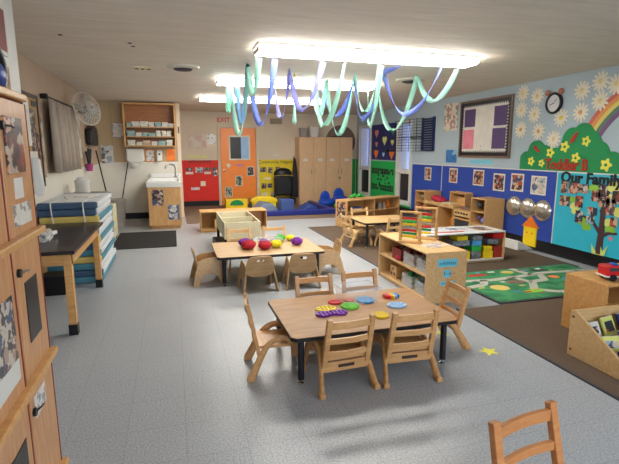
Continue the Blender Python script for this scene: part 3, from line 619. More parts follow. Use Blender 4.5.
# ------------------------------------------------------------------ child tables
def child_table(label, x0, x1, y0, y1, h, top='tabletop', clip=0):
    r = thing('childrens_table', label, 'table', ((x0+x1)/2, (y0+y1)/2, 0)); a, b = (x1-x0)/2, (y1-y0)/2; q = .03
    cs = [(a-q, -b), (a, -b+q), (a, b-q), (a-q, b), (-a+q, b), (-a, b-q), (-a, -b+q), (-a+q, -b)]
    MB().prism(cs, h-.004, h).build('tabletop', top, r)
    MB().prism([(x*1.002, y*1.002) for x, y in cs], h-.028, h-.004).build('edge_band', 'black', r)
    MB().box(-a+.07, a-.07, -b+.07, -b+.09, h-.048, h-.028).box(-a+.07, a-.07, b-.09, b-.07, h-.048, h-.028).box(-a+.07, -a+.09, -b+.07, b-.07, h-.048, h-.028).box(a-.09, a-.07, -b+.07, b-.07, h-.048, h-.028).build('apron', 'darkmetal', r)
    for sx in (-1, 1):
        for sy in (-1, 1):
            lg = MB().cyl((sx*(a-.075), sy*(b-.075), .03), (sx*(a-.075), sy*(b-.075), h-.03), .022).build('leg', 'darkmetal', r, smooth='auto')
            MB().lathe([(.02, 0), (.022, .006), (.01, .015), (.008, .04)], 12, Matrix.Translation((sx*(a-.075), sy*(b-.075), 0))).build('glide', 'metal', lg)
    return r
child_table('rectangular children\'s table nearest the camera with silicone toys on it', .66, 1.86, 2.62, 3.41, .345)
child_table('rectangular children\'s table further back with wool balls on it', .42, 1.66, 4.98, 5.84, .345, 'ply')
child_table('small bare children\'s table on the brown carpet in front of the low shelf', 2.76, 3.66, 6.4, 7.12, .40, 'lightbirch')

# ------------------------------------------------------------------ chairs
def arc_pts(pts, n=6):
    """Catmull-Rom through points"""
    P = [Vector(p) for p in pts]; P = [P[0]*2-P[1]] + P + [P[-1]*2-P[-2]]; out = []
    for i in range(1, len(P)-2):
        for k in range(n):
            t = k/n; out.append(.5*((2*P[i])+(P[i+1]-P[i-1])*t+(2*P[i-1]-5*P[i]+4*P[i+1]-P[i+2])*t*t+(-P[i-1]+3*P[i]-3*P[i+1]+P[i+2])*t**3))
    out.append(P[-2]); return out
def ladder_chair(mat, name='ladder_back_chair', H=.505, label='', arms=True):
    r = thing(name, label, 'chair')
    MB().box(-.15, .15, -.14, .16, .205, .225).prism(circle(0, .02, .1, 24), .225, .227).build('seat', mat, r, bevel=.006)
    for s in (-1, 1):
        MB().bar((s*.148, -.125, .13), (s*.142, -.215, H), .028, .034, up=(1, 0, 0)).build('back_post', mat, r, bevel=.004)
    for k, (zz, hh) in enumerate(((H-.045, .045), (H-.155, .034), (H-.25, .034))):
        t = (zz-.13)/(H-.13); yy = -.125-.09*t; seg = 6; v = []
        pts = [(-.135+.27*i/seg, yy-.014*math.sin(PI*i/seg)) for i in range(seg+1)]
        g = MB()
        for i in range(seg): g.bar((pts[i][0], pts[i][1], zz), (pts[i+1][0], pts[i+1][1], zz), .016, hh)
        g.build('slat', mat, r)
    g = MB().box(-.145, .145, -.145, -.125, .13, .195); g.build('back_apron', mat, r, bevel=.003)
    MB().box(-.055, .055, -.1475, -.145, .155, .175).build('hand_slot', 'darkframe', r)
    MB().box(-.145, .145, .13, .15, .16, .205).build('front_apron', mat, r, bevel=.003)
    for s in (-1, 1):
        if arms:
            p = arc_pts([(s*.185, -.2, .01), (s*.166, -.13, .14), (s*.154, -.07, .225), (s*.15, .01, .265), (s*.15, .09, .25), (s*.155, .14, .18), (s*.17, .17, .09), (s*.178, .175, .005)])
            MB().tube(p, [.028-.009*min(1, i/16) for i in range(len(p))], 8, flat=(.62, 1.15)).build('bentwood_arm', mat, r, smooth='auto')
            MB().cb((s*.186, -.203, .018), (.04, .05, .036)).build('foot', mat, r, bevel=.008)
        else:
            MB().bar((s*.165, -.11, .24), (s*.2, -.19, 0), .034, .04, up=(1, 0, 0)).build('leg', mat, r, bevel=.004)
            MB().bar((s*.165, .1, .22), (s*.19, .17, 0), .034, .04, up=(1, 0, 0)).build('leg', mat, r, bevel=.004)
    return r
def ply_chair(label):
    r = thing('plywood_chair', label, 'chair')
    MB().box(-.14, .14, -.13, .14, .19, .205).build('seat', 'ply', r, bevel=.004)
    # back panel, leaning, with a hand hole
    m = Matrix.Translation((0, -.115, .17)) @ Matrix.Rotation(math.radians(102), 4, 'X')
    out = []; inn = []; n = 32
    raw = [(-.10, 0), (.10, 0), (.15, .05), (.155, .12), (.135, .21), (.10, .235), (-.10, .235), (-.135, .21), (-.155, .12), (-.15, .05)]
    for k in range(n):
        a = 2*PI*k/n; dx, dy = math.cos(a), math.sin(a); cx, cy = 0, .185; best = None
        for i in range(len(raw)):
            (x1, y1), (x2, y2) = raw[i], raw[(i+1) % len(raw)]
            ex, ey = x2-x1, y2-y1; den = dx*ey-dy*ex
            if abs(den) < 1e-9: continue
            t = ((x1-cx)*ey-(y1-cy)*ex)/den; u = ((x1-cx)*dy-(y1-cy)*dx)/den
            if t > 0 and -1e-6 <= u <= 1+1e-6 and (best is None or t < best): best = t
        out.append((cx+dx*best, cy+dy*best)); inn.append((cx+.045*dx, cy+.016*dy))
    MB().ring(out, inn, -.007, .007, m).build('backrest', 'ply', r, bevel=.003)
    for s in (-1, 1):
        poly = [(-.19, 0), (-.12, 0), (-.095, .09), (-.04, .13), (.04, .13), (.095, .09), (.12, 0), (.18, 0), (.165, .15), (.14, .29), (.1, .315), (-.06, .3), (-.12, .27), (-.16, .15)]
        mm = Matrix.Translation((s*.15, 0, 0)) @ Matrix(((0, 0, 1, 0), (1, 0, 0, 0), (0, 1, 0, 0), (0, 0, 0, 1))) 
        sk = Matrix.Identity(4); sk[0][2] = -s*.16
        mm = Matrix.Translation((s*.19, 0, 0)) @ sk @ Matrix(((0, 0, 1, 0), (1, 0, 0, 0), (0, 1, 0, 0), (0, 0, 0, 1)))
        MB().prism(poly, -.008, .008, mm).build('side_panel', 'ply', r, bevel=.003)
    return r
A = ladder_chair('maple', label='light wood ladder-back chair on the near side of the front table, left of the pair')
A['group'] = 'ladder-back chairs around the front table'
A.location = (.985, 2.69, 0); A.rotation_euler = (0, 0, math.radians(3))
def put(src, x, y, deg, lab, grp=None, sc=None):
    c = copy_tree(src, (x, y, 0), math.radians(deg), lab)
    if grp: c['group'] = grp
    if sc: c.scale = sc
    return c
put(A, 1.44, 2.68, -3, 'light wood ladder-back chair on the near side of the front table, right of the pair')
put(A, .62, 2.96, -95, 'light wood ladder-back armchair at the left end of the front table', sc=(.9, .9, 1.02))
put(A, 1.91, 3.05, 86, 'ladder-back chair at the right end of the front table beside the shelf', sc=(1, 1, .93))
put(A, 1.065, 3.29, 180, 'ladder-back chair on the far side of the front table, left one', sc=(1, 1, .98))
put(A, 1.47, 3.30, 180, 'ladder-back chair on the far side of the front table, right one behind the clear bin', sc=(1, 1, 1))
Lc = ladder_chair('lightbirch', label='pale ladder-back chair on the far side of the middle table, left one', H=.5)
Lc.location = (.79, 5.78, 0); Lc.rotation_euler = (0, 0, PI); Lc['group'] = 'pale ladder-back chairs'
put(Lc, 1.27, 5.82, 180, 'pale ladder-back chair on the far side of the middle table, right one')
put(Lc, 2.78, 6.77, -84, 'pale ladder-back armchair at the left end of the small carpet table')
put(Lc, 3.12, 7.3, 178, 'pale ladder-back chair behind the small carpet table against the low shelf')
put(Lc, 3.2, 6.4, 2, 'pale ladder-back chair at the near right corner of the small carpet table')
put(Lc, 3.88, 6.98, 100, 'pale ladder-back chair at the far right corner of the small carpet table')
Pc = ply_chair('plywood chair with hand-hole back on the near side of the middle table, left one')
Pc.location = (.83, 4.85, 0); Pc.rotation_euler = (0, 0, math.radians(4)); Pc['group'] = 'plywood chairs around the middle table'
put(Pc, 1.33, 4.86, -5, 'plywood chair with hand-hole back on the near side of the middle table, right one')
put(Pc, .33, 5.31, -86, 'plywood chair with solid arched sides at the left end of the middle table')
put(Pc, 1.79, 5.34, 86, 'plywood chair with solid sides at the right end of the middle table')
Fc = ladder_chair('cherry', 'wooden_chair', .54, 'reddish wooden ladder-back chair cut off at the bottom right of the photo', arms=False)
Fc.location = (1.24, 1.05, 0); Fc.rotation_euler = (0, 0, math.radians(190)); Fc.scale = (1.06, 1.06, 1.02)

# ------------------------------------------------------------------ toys on the front table
def popit(label, mats, x, y, r_, z=.345, two=None, ry=None):
    o = thing('silicone_popper', label, 'toy', (x, y, z), random.uniform(0, 3)*0, group=None)
    if two: 
        MB().prism(circle(0, 0, r_, 24, ry), 0, .014).build('pad', mats, o, bevel=.003)
    else: MB().prism(circle(0, 0, r_, 24, ry), 0, .014).build('pad', mats, o, bevel=.003)
    g = MB(); s = r_*.36; n = 0
    for i in range(-3, 4):
        for j in range(-3, 4):
            if math.hypot(i*s, j*s*(r_/(ry or r_))) < r_*.82 and abs(j*s) < (ry or r_)*.9: g.ball((i*s, j*s, .014), (s*.38, s*.38, s*.25), u=8, v=5)
    g.build('bubbles', mats, o, smooth=True)
    return o
popit('yellow round bubble popper at the left of the front table behind the purple one', 'yellow', 1.03, 3.07, .08, ry=.055)
r = thing('butterfly_popper', 'purple butterfly shaped bubble popper on the front table', 'toy', (1.04, 2.96, .345))
bf = [(.0, .02), (.05, .055), (.11, .05), (.12, .0), (.08, -.045), (.03, -.03), (0, -.015), (-.03, -.03), (-.08, -.045), (-.12, 0), (-.11, .05), (-.05, .055)]
MB().prism(bf, 0, .016).build('pad', 'purple', r, bevel=.003)
g = MB()
for i in (-3, -2, -1, 0, 1, 2, 3):
    for j in (-1, 0, 1): g.ball((i*.03, j*.022+(.012 if abs(i) == 0 else 0), .016), (.011, .011, .008), u=8, v=5)
g.build('bubbles', 'purple', r, smooth=True)
popit('lime green round bubble popper in front of the clear bin', 'lime', 1.22, 3.08, .07)
popit('red heart-like bubble popper left of the clear bin', 'red', 1.15, 3.2, .06, ry=.05)
popit('pale blue round bubble popper at the right of the front table', 'paleblue', 1.57, 3.0, .075, ry=.06)
popit('yellow round bubble popper on the near edge between the two chairs', 'yellow', 1.36, 2.84, .06)
popit('sky blue round bubble popper lying inside the clear bin', 'skyblue', 1.385, 3.17, .07, z=.3485)
popit('red round bubble popper beside the blue one inside the clear bin', 'red', 1.265, 3.2, .04, z=.3485)
r = thing('rainbow_popper', 'small rainbow striped bubble popper at the right of the front table', 'toy', (1.62, 3.2, .345))
for k, c in enumerate(['red', 'red', 'orange', 'yellow', 'skyblue', 'blue']):
    MB().box(-.06+k*.02, -.04+k*.02, -.04+.012*(k in (0, 5)), .04-.012*(k in (0, 5)), 0, .025).build('stripe', c, r, bevel=.004)
def clear_bin(label, x, y, z, w_, d_, h_, rz=0):
    r = thing('clear_plastic_bin', label, 'bin', (x, y, z), rz); t = .003
    g = MB().box(-w_*.42, w_*.42, -d_*.42, d_*.42, 0, t)
    for s in (-1, 1):
        g.geo([(s*w_*.42, -d_*.42, 0), (s*w_*.42, d_*.42, 0), (s*w_*.5, d_*.5, h_), (s*w_*.5, -d_*.5, h_)], [(0, 1, 2, 3)])
        g.geo([(-w_*.42, s*d_*.42, 0), (w_*.42, s*d_*.42, 0), (w_*.5, s*d_*.5, h_), (-w_*.5, s*d_*.5, h_)], [(0, 1, 2, 3)])
    g.build('walls', 'glassclear', r)
    MB().tube([(-w_*.5, -d_*.5, h_), (w_*.5, -d_*.5, h_), (w_*.5, d_*.5, h_), (-w_*.5, d_*.5, h_)], .005, 6, True).build('rim', 'glassclear', r)
    return r
clear_bin('clear plastic bin with poppers in it on the front table', 1.33, 3.2, .345, .3, .22, .12, .1)
clear_bin('clear plastic bin of wool balls in the middle of the middle table', 1.1, 5.5, .345, .3, .22, .09)
def pom(label, c, x, y, rr, z=.345):
    g = MB().ball((0, 0, rr*.62), (rr, rr, rr*.62), u=16, v=10)
    for k in range(90):
        a, b = random.uniform(0, 2*PI), random.uniform(.05, 1.5); d = Vector((math.cos(a)*math.cos(b), math.sin(a)*math.cos(b), math.sin(b)*.62))
        g.bar(d*rr*.9+Vector((0, 0, rr*.62)), d*rr*1.12+Vector((0, 0, rr*.62)), .007, .007, .003, .003)
    o = g.build('wool_ball', c, smooth='auto', mw=Matrix.Translation((x, y, z))); tag(o, label, 'ball', 'wool balls on the middle table')
pom('red wool ball at the left of the middle table', 'pompom_red', .82, 5.34, .085); pom('purple wool ball behind the red one at the left of the middle table', 'pompom_purple', .8, 5.5, .08)
pom('red wool ball near the centre of the middle table edge', 'pompom_red', 1.0, 5.27, .08); pom('yellow wool ball beside the clear bin', 'pompom_yellow', 1.15, 5.33, .075)
pom('purple wool ball at the right of the middle table', 'pompom_purple', 1.43, 5.42, .075); pom('green wool ball behind the clear bin', 'pompom_green', 1.28, 5.7, .07); pom('yellow wool ball beyond the purple one at the right', 'pompom_yellow', 1.42, 5.7, .06)
pom('purple wool ball inside the clear bin', 'pompom_purple', 1.03, 5.5, .06, .35); pom('lilac wool ball at the right inside the clear bin', 'purple', 1.17, 5.52, .05, .35)

# ------------------------------------------------------------------ sensory table, bench shelf
r = thing('sensory_table', 'cream wooden sensory table with two open compartments behind the middle table', 'table', (.91, 7.07, 0))
a, b = .26, .62
MB().box(-a, -a+.02, -b, b, .26, .5).box(a-.02, a, -b, b, .26, .5).box(-a+.02, a-.02, -b, -b+.02, .26, .5).box(-a+.02, a-.02, b-.02, b, .26, .5).box(-a+.02, a-.02, -.08, -.06, .3, .5).build('trough', 'cream', r, bevel=.004)
MB().box(-a+.02, a-.02, -b+.02, b-.02, .3, .33).build('tray', 'taupe', r)
for sx in (-1, 1):
    for sy in (-1, 1): MB().box(sx*(a-.02)-.02, sx*(a-.02)+.02, sy*(b-.04)-.02, sy*(b-.04)+.02, .03, .26).build('leg', 'black' if sx < 0 else 'cream', r)
MB().box(-a-.08, a, -b+.1, b-.1, .0, .1).build('base_shelf', 'black', r)
def open_shelf(name, label, loc, rz, w_, d_, h_, mat, dividers=(), shelves=(), back=True, topmat=None, cat='shelf', lip=0):
    r = thing(name, label, cat, loc, rz); t = .018; H2 = w_/2
    MB().box(-H2, -H2+t, 0, d_, 0, h_).build('side_panel', mat, r, bevel=.004); MB().box(H2-t, H2, 0, d_, 0, h_).build('side_panel', mat, r, bevel=.004)
    MB().box(-H2+t, H2-t, 0, d_, h_-t, h_).build('top', topmat or mat, r, bevel=.003)
    MB().box(-H2+t, H2-t, .005, d_, .03, .03+t).box(-H2+t, H2-t, .02, .035, 0, .03).build('bottom', mat, r)
    if back: MB().box(-H2+t, H2-t, d_-.01, d_, .03, h_-t).build('back_panel', mat, r)
    for x in dividers: MB().box(x-t/2, x+t/2, .01, d_-.01, .03+t, h_-t).build('divider', mat, r)
    for z in shelves: MB().box(-H2+t, H2-t, .01, d_-.01, z, z+t).build('shelf', mat, r)
    return r
open_shelf('bench_shelf', 'low wooden bench shelf behind the cream sensory table', (1.06, 8.6, 0), 0, 1.24, .42, .385, 'birch', (-.25, .3))
tag(MB().box(.7, .78, 8.65, 8.9, .0485, .22).build('wooden_block', 'lightbirch', bevel=.004), 'wooden block standing inside the bench shelf', 'block')
# corner low shelf
open_shelf('low_shelf', 'low wooden shelf standing below the windows behind the small carpet table', (3.93, 8.62, 0), math.radians(22), 1.54, .34, .53, 'birch', (.02,), (.27,))
tag(MB().lathe([(.05, 0), (.11, .07), (.12, .08), (.1, .08)], 20, Matrix.Translation((3.5, 8.58, .29))).build('toy_bowl', 'blue', smooth='auto'), 'blue bowl inside the left half of the low shelf', 'bowl')
tag(MB().ball((4.32, 8.92, .34), (.1, .06, .05)).ball((4.36, 8.92, .4), .045).build('stuffed_toy', 'orange', smooth=True), 'orange toy on the right shelf of the low shelf unit', 'toy')
for i, (x, c) in enumerate([(4.2, 'darkgrey'), (4.32, 'greyplastic'), (4.42, 'taupe')]):
    tag(MB().lathe([(.04, 0), (.045, .1), (.02, .14)], 12, Matrix.Translation((x-.18, 8.83, .289))).build('play_bottle', c, smooth='auto'), ['dark', 'grey', 'brown'][i]+' play bottle on the low shelf under the windows', 'bottle')
sheet_o = MB().box(-.007, -.002, -.12, .12, -.16, .16, Matrix.Translation((3.152, 8.49, .33)) @ Matrix.Rotation(math.radians(22), 4, 'Z')).build('picture_card', P1); tag(sheet_o, 'picture card on the left end of the low shelf', 'card')

# manipulatives shelf
SR = math.radians(5)
MS = open_shelf('toy_shelf', 'wooden toy shelf of bins beside the front table, abacuses on top', (2.33, 4.42, 0), -PI/2-.02, 1.14, .45, .52, 'lightbirch', (), (.27,))
# local frame of this shelf: x along -Y, y along +X
def ms(x, y, z): return MS.matrix_basis @ Vector((x, y, z))
bpy.context.view_layer.update()
for i, (lx, lz, c, cc, lab) in enumerate([(.42, .2895, 'glassclear', 'darkgrey', 'clear bin with dark toys on the upper level of the toy shelf, nearest the camera'), (.12, .2895, 'glassclear', 'redpaint', 'clear bin with red toys on the upper level of the toy shelf'), (-.16, .2895, 'redpaint', 'brownframe', 'small open bin on the upper level of the toy shelf, farthest from the camera'),
        (.4, .05, 'glassclear', 'skyblue', 'bin of blue toys on the lower level of the toy shelf'), (.1, .05, 'glassclear', 'greenfelt', 'bin of green toys on the lower level of the toy shelf')]):
    w_ = .24; o = thing('toy_bin', lab, 'bin', ms(lx, .17, lz), MS.rotation_euler.z)
    g = MB()
    for s in (-1, 1): g.box(s*.11-.003, s*.11+.003, -.13, .13, 0, .13).box(-.11, .11, s*.13-.003, s*.13+.003, 0, .13)
    g.box(-.11, .11, -.13, .13, 0, .004); g.build('walls', c, o)
    g = MB()
    for q in range(14): g.ball((random.uniform(-.08, .08), random.uniform(-.1, .1), .03+random.uniform(0, .1)), random.uniform(.02, .035), u=8, v=6)
    g.build('contents', cc, o, smooth=True)
tag(MB().ball(ms(-.12, .06, .32), (.05, .05, .03)).build('red_pouch', 'pinkcloth', smooth=True), 'crimson pouch beside the small bin on the upper shelf', 'pouch')
o = thing('shape_sorter', 'wooden shape sorter cube on the lower level of the toy shelf', 'toy', ms(-.28, .13, .05), MS.rotation_euler.z)
MB().box(-.08, .08, -.07, .07, 0, .14).build('box', 'birch', o, bevel=.005)
for a_, b_ in ((-.035, .04), (.035, .045), (0, .1)): MB().cyl((a_, -.073, b_), (a_, -.07, b_), .018).build('hole', 'darkframe', o)
def abacus(label, lx, ly, rz, w_, h_):
    o = thing('abacus', label, 'abacus', ms(lx, ly, .52), rz)
    MB().box(-w_/2-.02, w_/2+.02, -.06, .06, 0, .018).build('base', 'birch', o, bevel=.004)
    MB().box(-w_/2-.012, -w_/2+.012, -.02, .02, .018, h_).box(w_/2-.012, w_/2+.012, -.02, .02, .018, h_).box(-w_/2, w_/2, -.018, .018, h_-.02, h_).build('frame', 'birch', o, bevel=.003)
    cols = ['darkgrey', 'red', 'green', 'yellow', 'greyplastic', 'red', 'greenfelt', 'yellow']
    for k in range(8):
        z = h_-.045-k*(h_-.08)/8; rod = MB().cyl((-w_/2, 0, z), (w_/2, 0, z), .003, n=6).build('rod', 'metal', o); g = MB()
        for q in range(8): g.cyl((-w_/2+.02+q*.019, 0, z), (-w_/2+.037+q*.019, 0, z), .014, n=10)
        g.build('beads', cols[k], rod, smooth='auto')
abacus('left abacus with coloured bead rows on the toy shelf', .04, .09, math.radians(-46), .21, .34)
abacus('right abacus with coloured bead rows on the toy shelf', -.1, .36, math.radians(-46), .23, .36)
o = MB().box(-.14, .14, -.1, .1, 0, .004, Matrix.Translation(ms(.26, .27, .52)) @ Matrix.Rotation(.3, 4, 'Z')).build('picture_card', photo_mat('card', ['d8c8b8', 'a898a0', 'd0b890', 'c8c4c0'], 14)); tag(o, 'flat printed card lying on top of the toy shelf', 'card')
# cyan labels on the end panel of the toy shelf
def endlabel(lab, y0, y1, z0, z1, marks):
    o = thing('shelf_label', lab, 'label', (0, 0, 0)); o.matrix_world = Matrix.Translation(ms(.5705, (y0+y1)/2, (z0+z1)/2)) @ Matrix.Rotation(MS.rotation_euler.z, 4, 'Z')
    w_, h_ = y1-y0, z1-z0
    MB().box(0, .004, -w_/2, w_/2, -h_/2, h_/2).build('card', 'cyanlabel', o)
    g = MB()
    for q in range(marks):
        y = -w_*.38+q*w_*.76/max(1, marks-1); g.box(.004, .0055, y-.005, y+.005, -h_*.25, h_*random.uniform(.05, .3)); g.box(.004, .0055, y-.005, y+w_*.76/max(1, marks-1), -h_*.05, h_*.02)
    g.build('marks', 'cyanink', o)
endlabel('pale cyan title label on the end of the toy shelf', .12, .34, .37, .45, 9); endlabel('small round-cornered cyan label in the middle of the toy shelf end', .19, .27, .26, .34, 2); endlabel('cyan label just above the chair on the toy shelf end', .16, .33, .18, .225, 5)

# block shelf with white top
BS = open_shelf('block_shelf', 'low block shelf with a white top on the carpet behind the toy shelf', (3.62, 5.15, 0), 0, 1.36, .5, .42, 'lightbirch', (), (), topmat='whitegloss')
MB().box(-.66, .66, -.002, .01, .03, .05).build('white_lip', 'whitegloss', BS)
sheetm = photo_mat('grey_print', ['5a5a60', '9a9aa0', 'c8c8cc', '707078'], 20)
for (x, y, w_, h_, m, lab) in [(3.68, 5.46, .3, .16, sheetm, 'grey printed sheet on the white top of the block shelf'), (4.06, 5.4, .22, .26, photo_mat('brown_print', ['8a6a5c', 'a89080', '6a544c'], 20), 'brown printed sheet at the right end of the white top'), (3.5, 5.26, .42, .05, 'redfelt', 'long red strip on the white top of the block shelf')]:
    tag(MB().box(x-w_/2, x+w_/2, y-h_/2, y+h_/2, .42, .424).build('printed_sheet', m), lab, 'sheet')
blk = [(3.70, .05, .16, .1, 'navyfoam', 1), (3.66, .16, .3, .07, 'speckle', 0), (3.42, .05, .14, .22, 'darkgrey', 0), (3.52, .16, .09, .12, 'orange', 2), (3.8, .05, .14, .06, 'yellow', 0), (3.78, .115, .18, .045, 'yellow', 0), (3.72, .24, .26, .07, 'speckle', 0), (3.74, .315, .16, .06, 'yellow', 0),
       (3.97, .05, .14, .1, 'speckle', 0), (3.97, .155, .14, .07, 'green', 0), (3.97, .23, .14, .07, 'skyblue', 0), (3.97, .305, .15, .065, 'speckle', 0), (4.16, .05, .14, .1, 'yellow', 0), (4.15, .155, .12, .06, 'yellow', 0), (4.31, .05, .13, .15, 'redfelt', 0), (4.22, .24, .16, .07, 'speckle', 0), (4.3, .315, .17, .075, 'red', 0)]
for i, (x, z, w_, h_, c, kind) in enumerate(blk):
    z += -.0015; x -= .1; cn = {'navyfoam': 'navy', 'speckle': 'grey speckled', 'darkgrey': 'dark', 'orange': 'orange', 'yellow': 'yellow', 'green': 'green', 'skyblue': 'blue', 'redfelt': 'dark red', 'red': 'red'}[c]
    pos = 'at height level %s' % ''
    if i == 1: continue
    g = MB()
    if kind == 2: g.prism([(-w_/2, 0), (w_/2, 0), (0, h_)], -.09, .09, Matrix.Translation((x, 5.27, z)) @ Matrix.Rotation(PI/2, 4, 'X'))
    elif kind == 1: g.prism([(-w_/2, 0), (w_/2, 0), (w_/2-.04, h_+.04), (-w_/2, h_+.04)], -.09, .09, Matrix.Translation((x, 5.26, z)) @ Matrix.Rotation(PI/2, 4, 'X'))
    else: g.box(x-w_/2, x+w_/2, 5.17, 5.36, z, z+h_)
    o = g.build('toy_block', c, bevel=.006)
    col = 'left' if x < 3.6 else 'second' if x < 3.85 else 'third' if x < 4.05 else 'right'
    lv = 'bottom' if z < .1 else 'lower middle' if z < .2 else 'upper middle' if z < .3 else 'top'
    tag(o, '%s toy block in the %s pile of the block shelf, %s level' % (cn, col, lv), 'block', 'blocks in the white-topped shelf')

# ------------------------------------------------------------------ shelves and play kitchen on the right wall
def wall_unit(name, label, yc, w_, h_, d_, shelves=(), mat='birch', x0=None):
    # front faces -X
    return open_shelf(name, label, (x0 or XR-.03-d_, yc, 0), -PI/2, w_, d_, h_, mat, (), shelves)
wall_unit('narrow_shelf', 'narrow wooden shelf at the window end of the play kitchen', 8.42, .38, .68, .38, (.23, .45))
wall_unit('narrow_shelf', 'narrow wooden shelf unit beside the round mirrors', 6.52, .38, .71, .38, (.25, .47))
r = open_shelf('play_counter', 'wooden play kitchen counter with scalloped front edge, red cloth on top', (4.85, 7.72, 0), -PI/2, .98, .36, .5, 'birch', (-.02,), ())
g = MB()
for k in range(12): g.cyl((-.45+k*.081, -.004, .475), (-.45+k*.081, .008, .475), .036, n=12)
g.build('scalloped_valance', 'lightbirch', r)
r = thing('play_stove', 'wooden play stove with knobs and a raised back beside the narrow shelf', 'stove', (4.85, 6.97, 0), -PI/2)
MB().box(-.24, -.22, 0, .36, 0, .46).box(.22, .24, 0, .36, 0, .46).box(-.22, .22, 0, .36, .02, .04).box(-.22, .22, .34, .36, .04, .46).box(-.24, .24, 0, .36, .44, .46).build('body', 'birch', r, bevel=.004)
MB().box(-.22, .22, .0, .02, .34, .44).build('control_panel', 'lightbirch', r)
for k in range(5): MB().cyl((-.16+k*.08, -.016, .4), (-.16+k*.08, 0, .4), .016, n=12).build('knob', 'darkframe', r)
MB().box(-.2, .2, .01, .025, .05, .26).build('oven_door', 'darkgrey', r); MB().box(-.22, .22, .0, .02, .28, .31).build('rail', 'birch', r)
bk = thing('play_hutch', 'wooden play hutch box with hooks on top of the play counter', 'hutch', (5.0, 7.32, .5), -PI/2)
MB().box(-.24, .24, .12, .15, 0, .24).box(-.24, -.22, -.02, .12, 0, .24).box(.22, .24, -.02, .12, 0, .24).box(-.22, .22, .0, .12, .215, .235).build('body', 'birch', bk, bevel=.004)
for k in range(4): MB().cyl((-.13+k*.09, .0, .17), (-.13+k*.09, .12, .17), .008, n=8).build('hook', 'darkframe', bk)
g = MB().ball((5.0, 7.95, .55), (.12, .17, .055)).ball((5.02, 8.08, .56), (.1, .1, .06)).ball((4.98, 7.8, .545), (.09, .1, .045)); tag(g.build('crumpled_cloth', 'pinkcloth', smooth=True), 'crumpled crimson cloth on the play counter', 'cloth')
tag(MB().box(4.9, 5.12, 7.45, 7.7, .5, .52).build('toy_tray', 'cream', bevel=.004), 'cream toy tray on the play counter beside the hutch', 'tray')
tag(MB().box(4.9, 5.14, 6.76, 7.1, .46, .5).build('toy_board', 'brownframe', bevel=.01), 'flat brown toy tray on top of the play stove', 'tray')
tag(MB().ball((5.0, 7.37, .18), (.08, .09, .12)).build('orange_ball', 'orange', smooth=True), 'orange toy inside the right half of the play counter', 'toy')
for i, (yy, z, c) in enumerate([(8.42, .47, 'greyplastic'), (8.42, .25, 'pinkcloth'), (8.42, .05, 'cream'), (6.52, .49, 'darkgrey'), (6.52, .27, 'violetc'), (6.52, .05, 'greyplastic')]):
    g = MB()
    for q in range(9): g.ball((5.0+random.uniform(-.08, .1), yy+random.uniform(-.11, .11), z+.06+random.uniform(0, .05)), random.uniform(.03, .055), u=10, v=7)
    tag(g.build('doll_clothes', c, smooth=True), ['top', 'middle', 'bottom'][i % 3]+' pile of soft toys in the narrow shelf %s' % ('near the window' if i < 3 else 'beside the mirrors'), 'toys')
# photos on the blue panels
for i, (yy, z, w_, h_, m) in enumerate([(8.8, 1.01, .26, .27, P1), (7.86, 1.02, .27, .28, P1), (7.08, 1.02, .3, .28, P1), (6.53, .975, .28, .29, P2), (6.1, 1.0, .28, .28, P2), (5.65, .985, .3, .28, P5)]):
    sheet('photograph', ['photo of children alone on the narrow blue panel by the window', 'first photo left on the large blue panel', 'second photo from the left on the large blue panel', 'third photo from the left on the large blue panel, above the narrow shelf', 'fourth photo on the large blue panel, above the left mirror', 'fifth photo on the large blue panel, nearest the turquoise panel'][i], 'photo', 'R', yy, z, w_, h_, m, 'photos on the blue panels', 'petal', off=.013)
# mirrors: three acrylic domes
MM = thing('bubble_mirror_panel', 'row of three silver bubble mirrors on the blue wall panel', 'mirror'); MM.matrix_world = wm('R', 5.84, .62, .013)
MB().box(-.46, .47, -.03, .03, 0, .005).build('sheet', 'silver', MM)
for k in range(3):
    MB().lathe([(.165, .003), (.158, .02), (.13, .048), (.08, .07), (.02, .08)], 28, Matrix.Translation((-.29+k*.3, 0, 0))).build('dome', 'silver', MM, smooth='auto')
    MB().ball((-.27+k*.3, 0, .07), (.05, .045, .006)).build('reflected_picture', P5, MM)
# toy house
r = thing('paper_house', 'yellow paper house with an orange roof under the mirrors', 'house'); r.matrix_world = wm('R', 5.73, .05, .013)
MB().box(-.13, .13, 0, .29, 0, .02).build('wall', 'yellow', r); MB().prism([(-.17, .29), (.17, .29), (0, .46)], 0, .025).build('roof', 'orange', r)
MB().box(-.015, .015, .46, .58, 0, .02).build('chimney_stick', 'brownframe', r)
for x in (-.06, .05): MB().prism(circle(x, .2, .018, 12), .02, .024).build('window_dot', 'orange', r)
tag(MB().prism([(0, 0), (.3, 0), (.04, .14), (0, .14)], -.31, .31, Matrix.Translation((5.06, 5.95, 0)) @ Matrix.Rotation(PI/2, 4, 'X') @ Matrix.Translation((-.12, .008, 0))).build('foam_wedge', 'white', bevel=.01), 'white foam wedge on the floor along the blue wall panel', 'wedge')
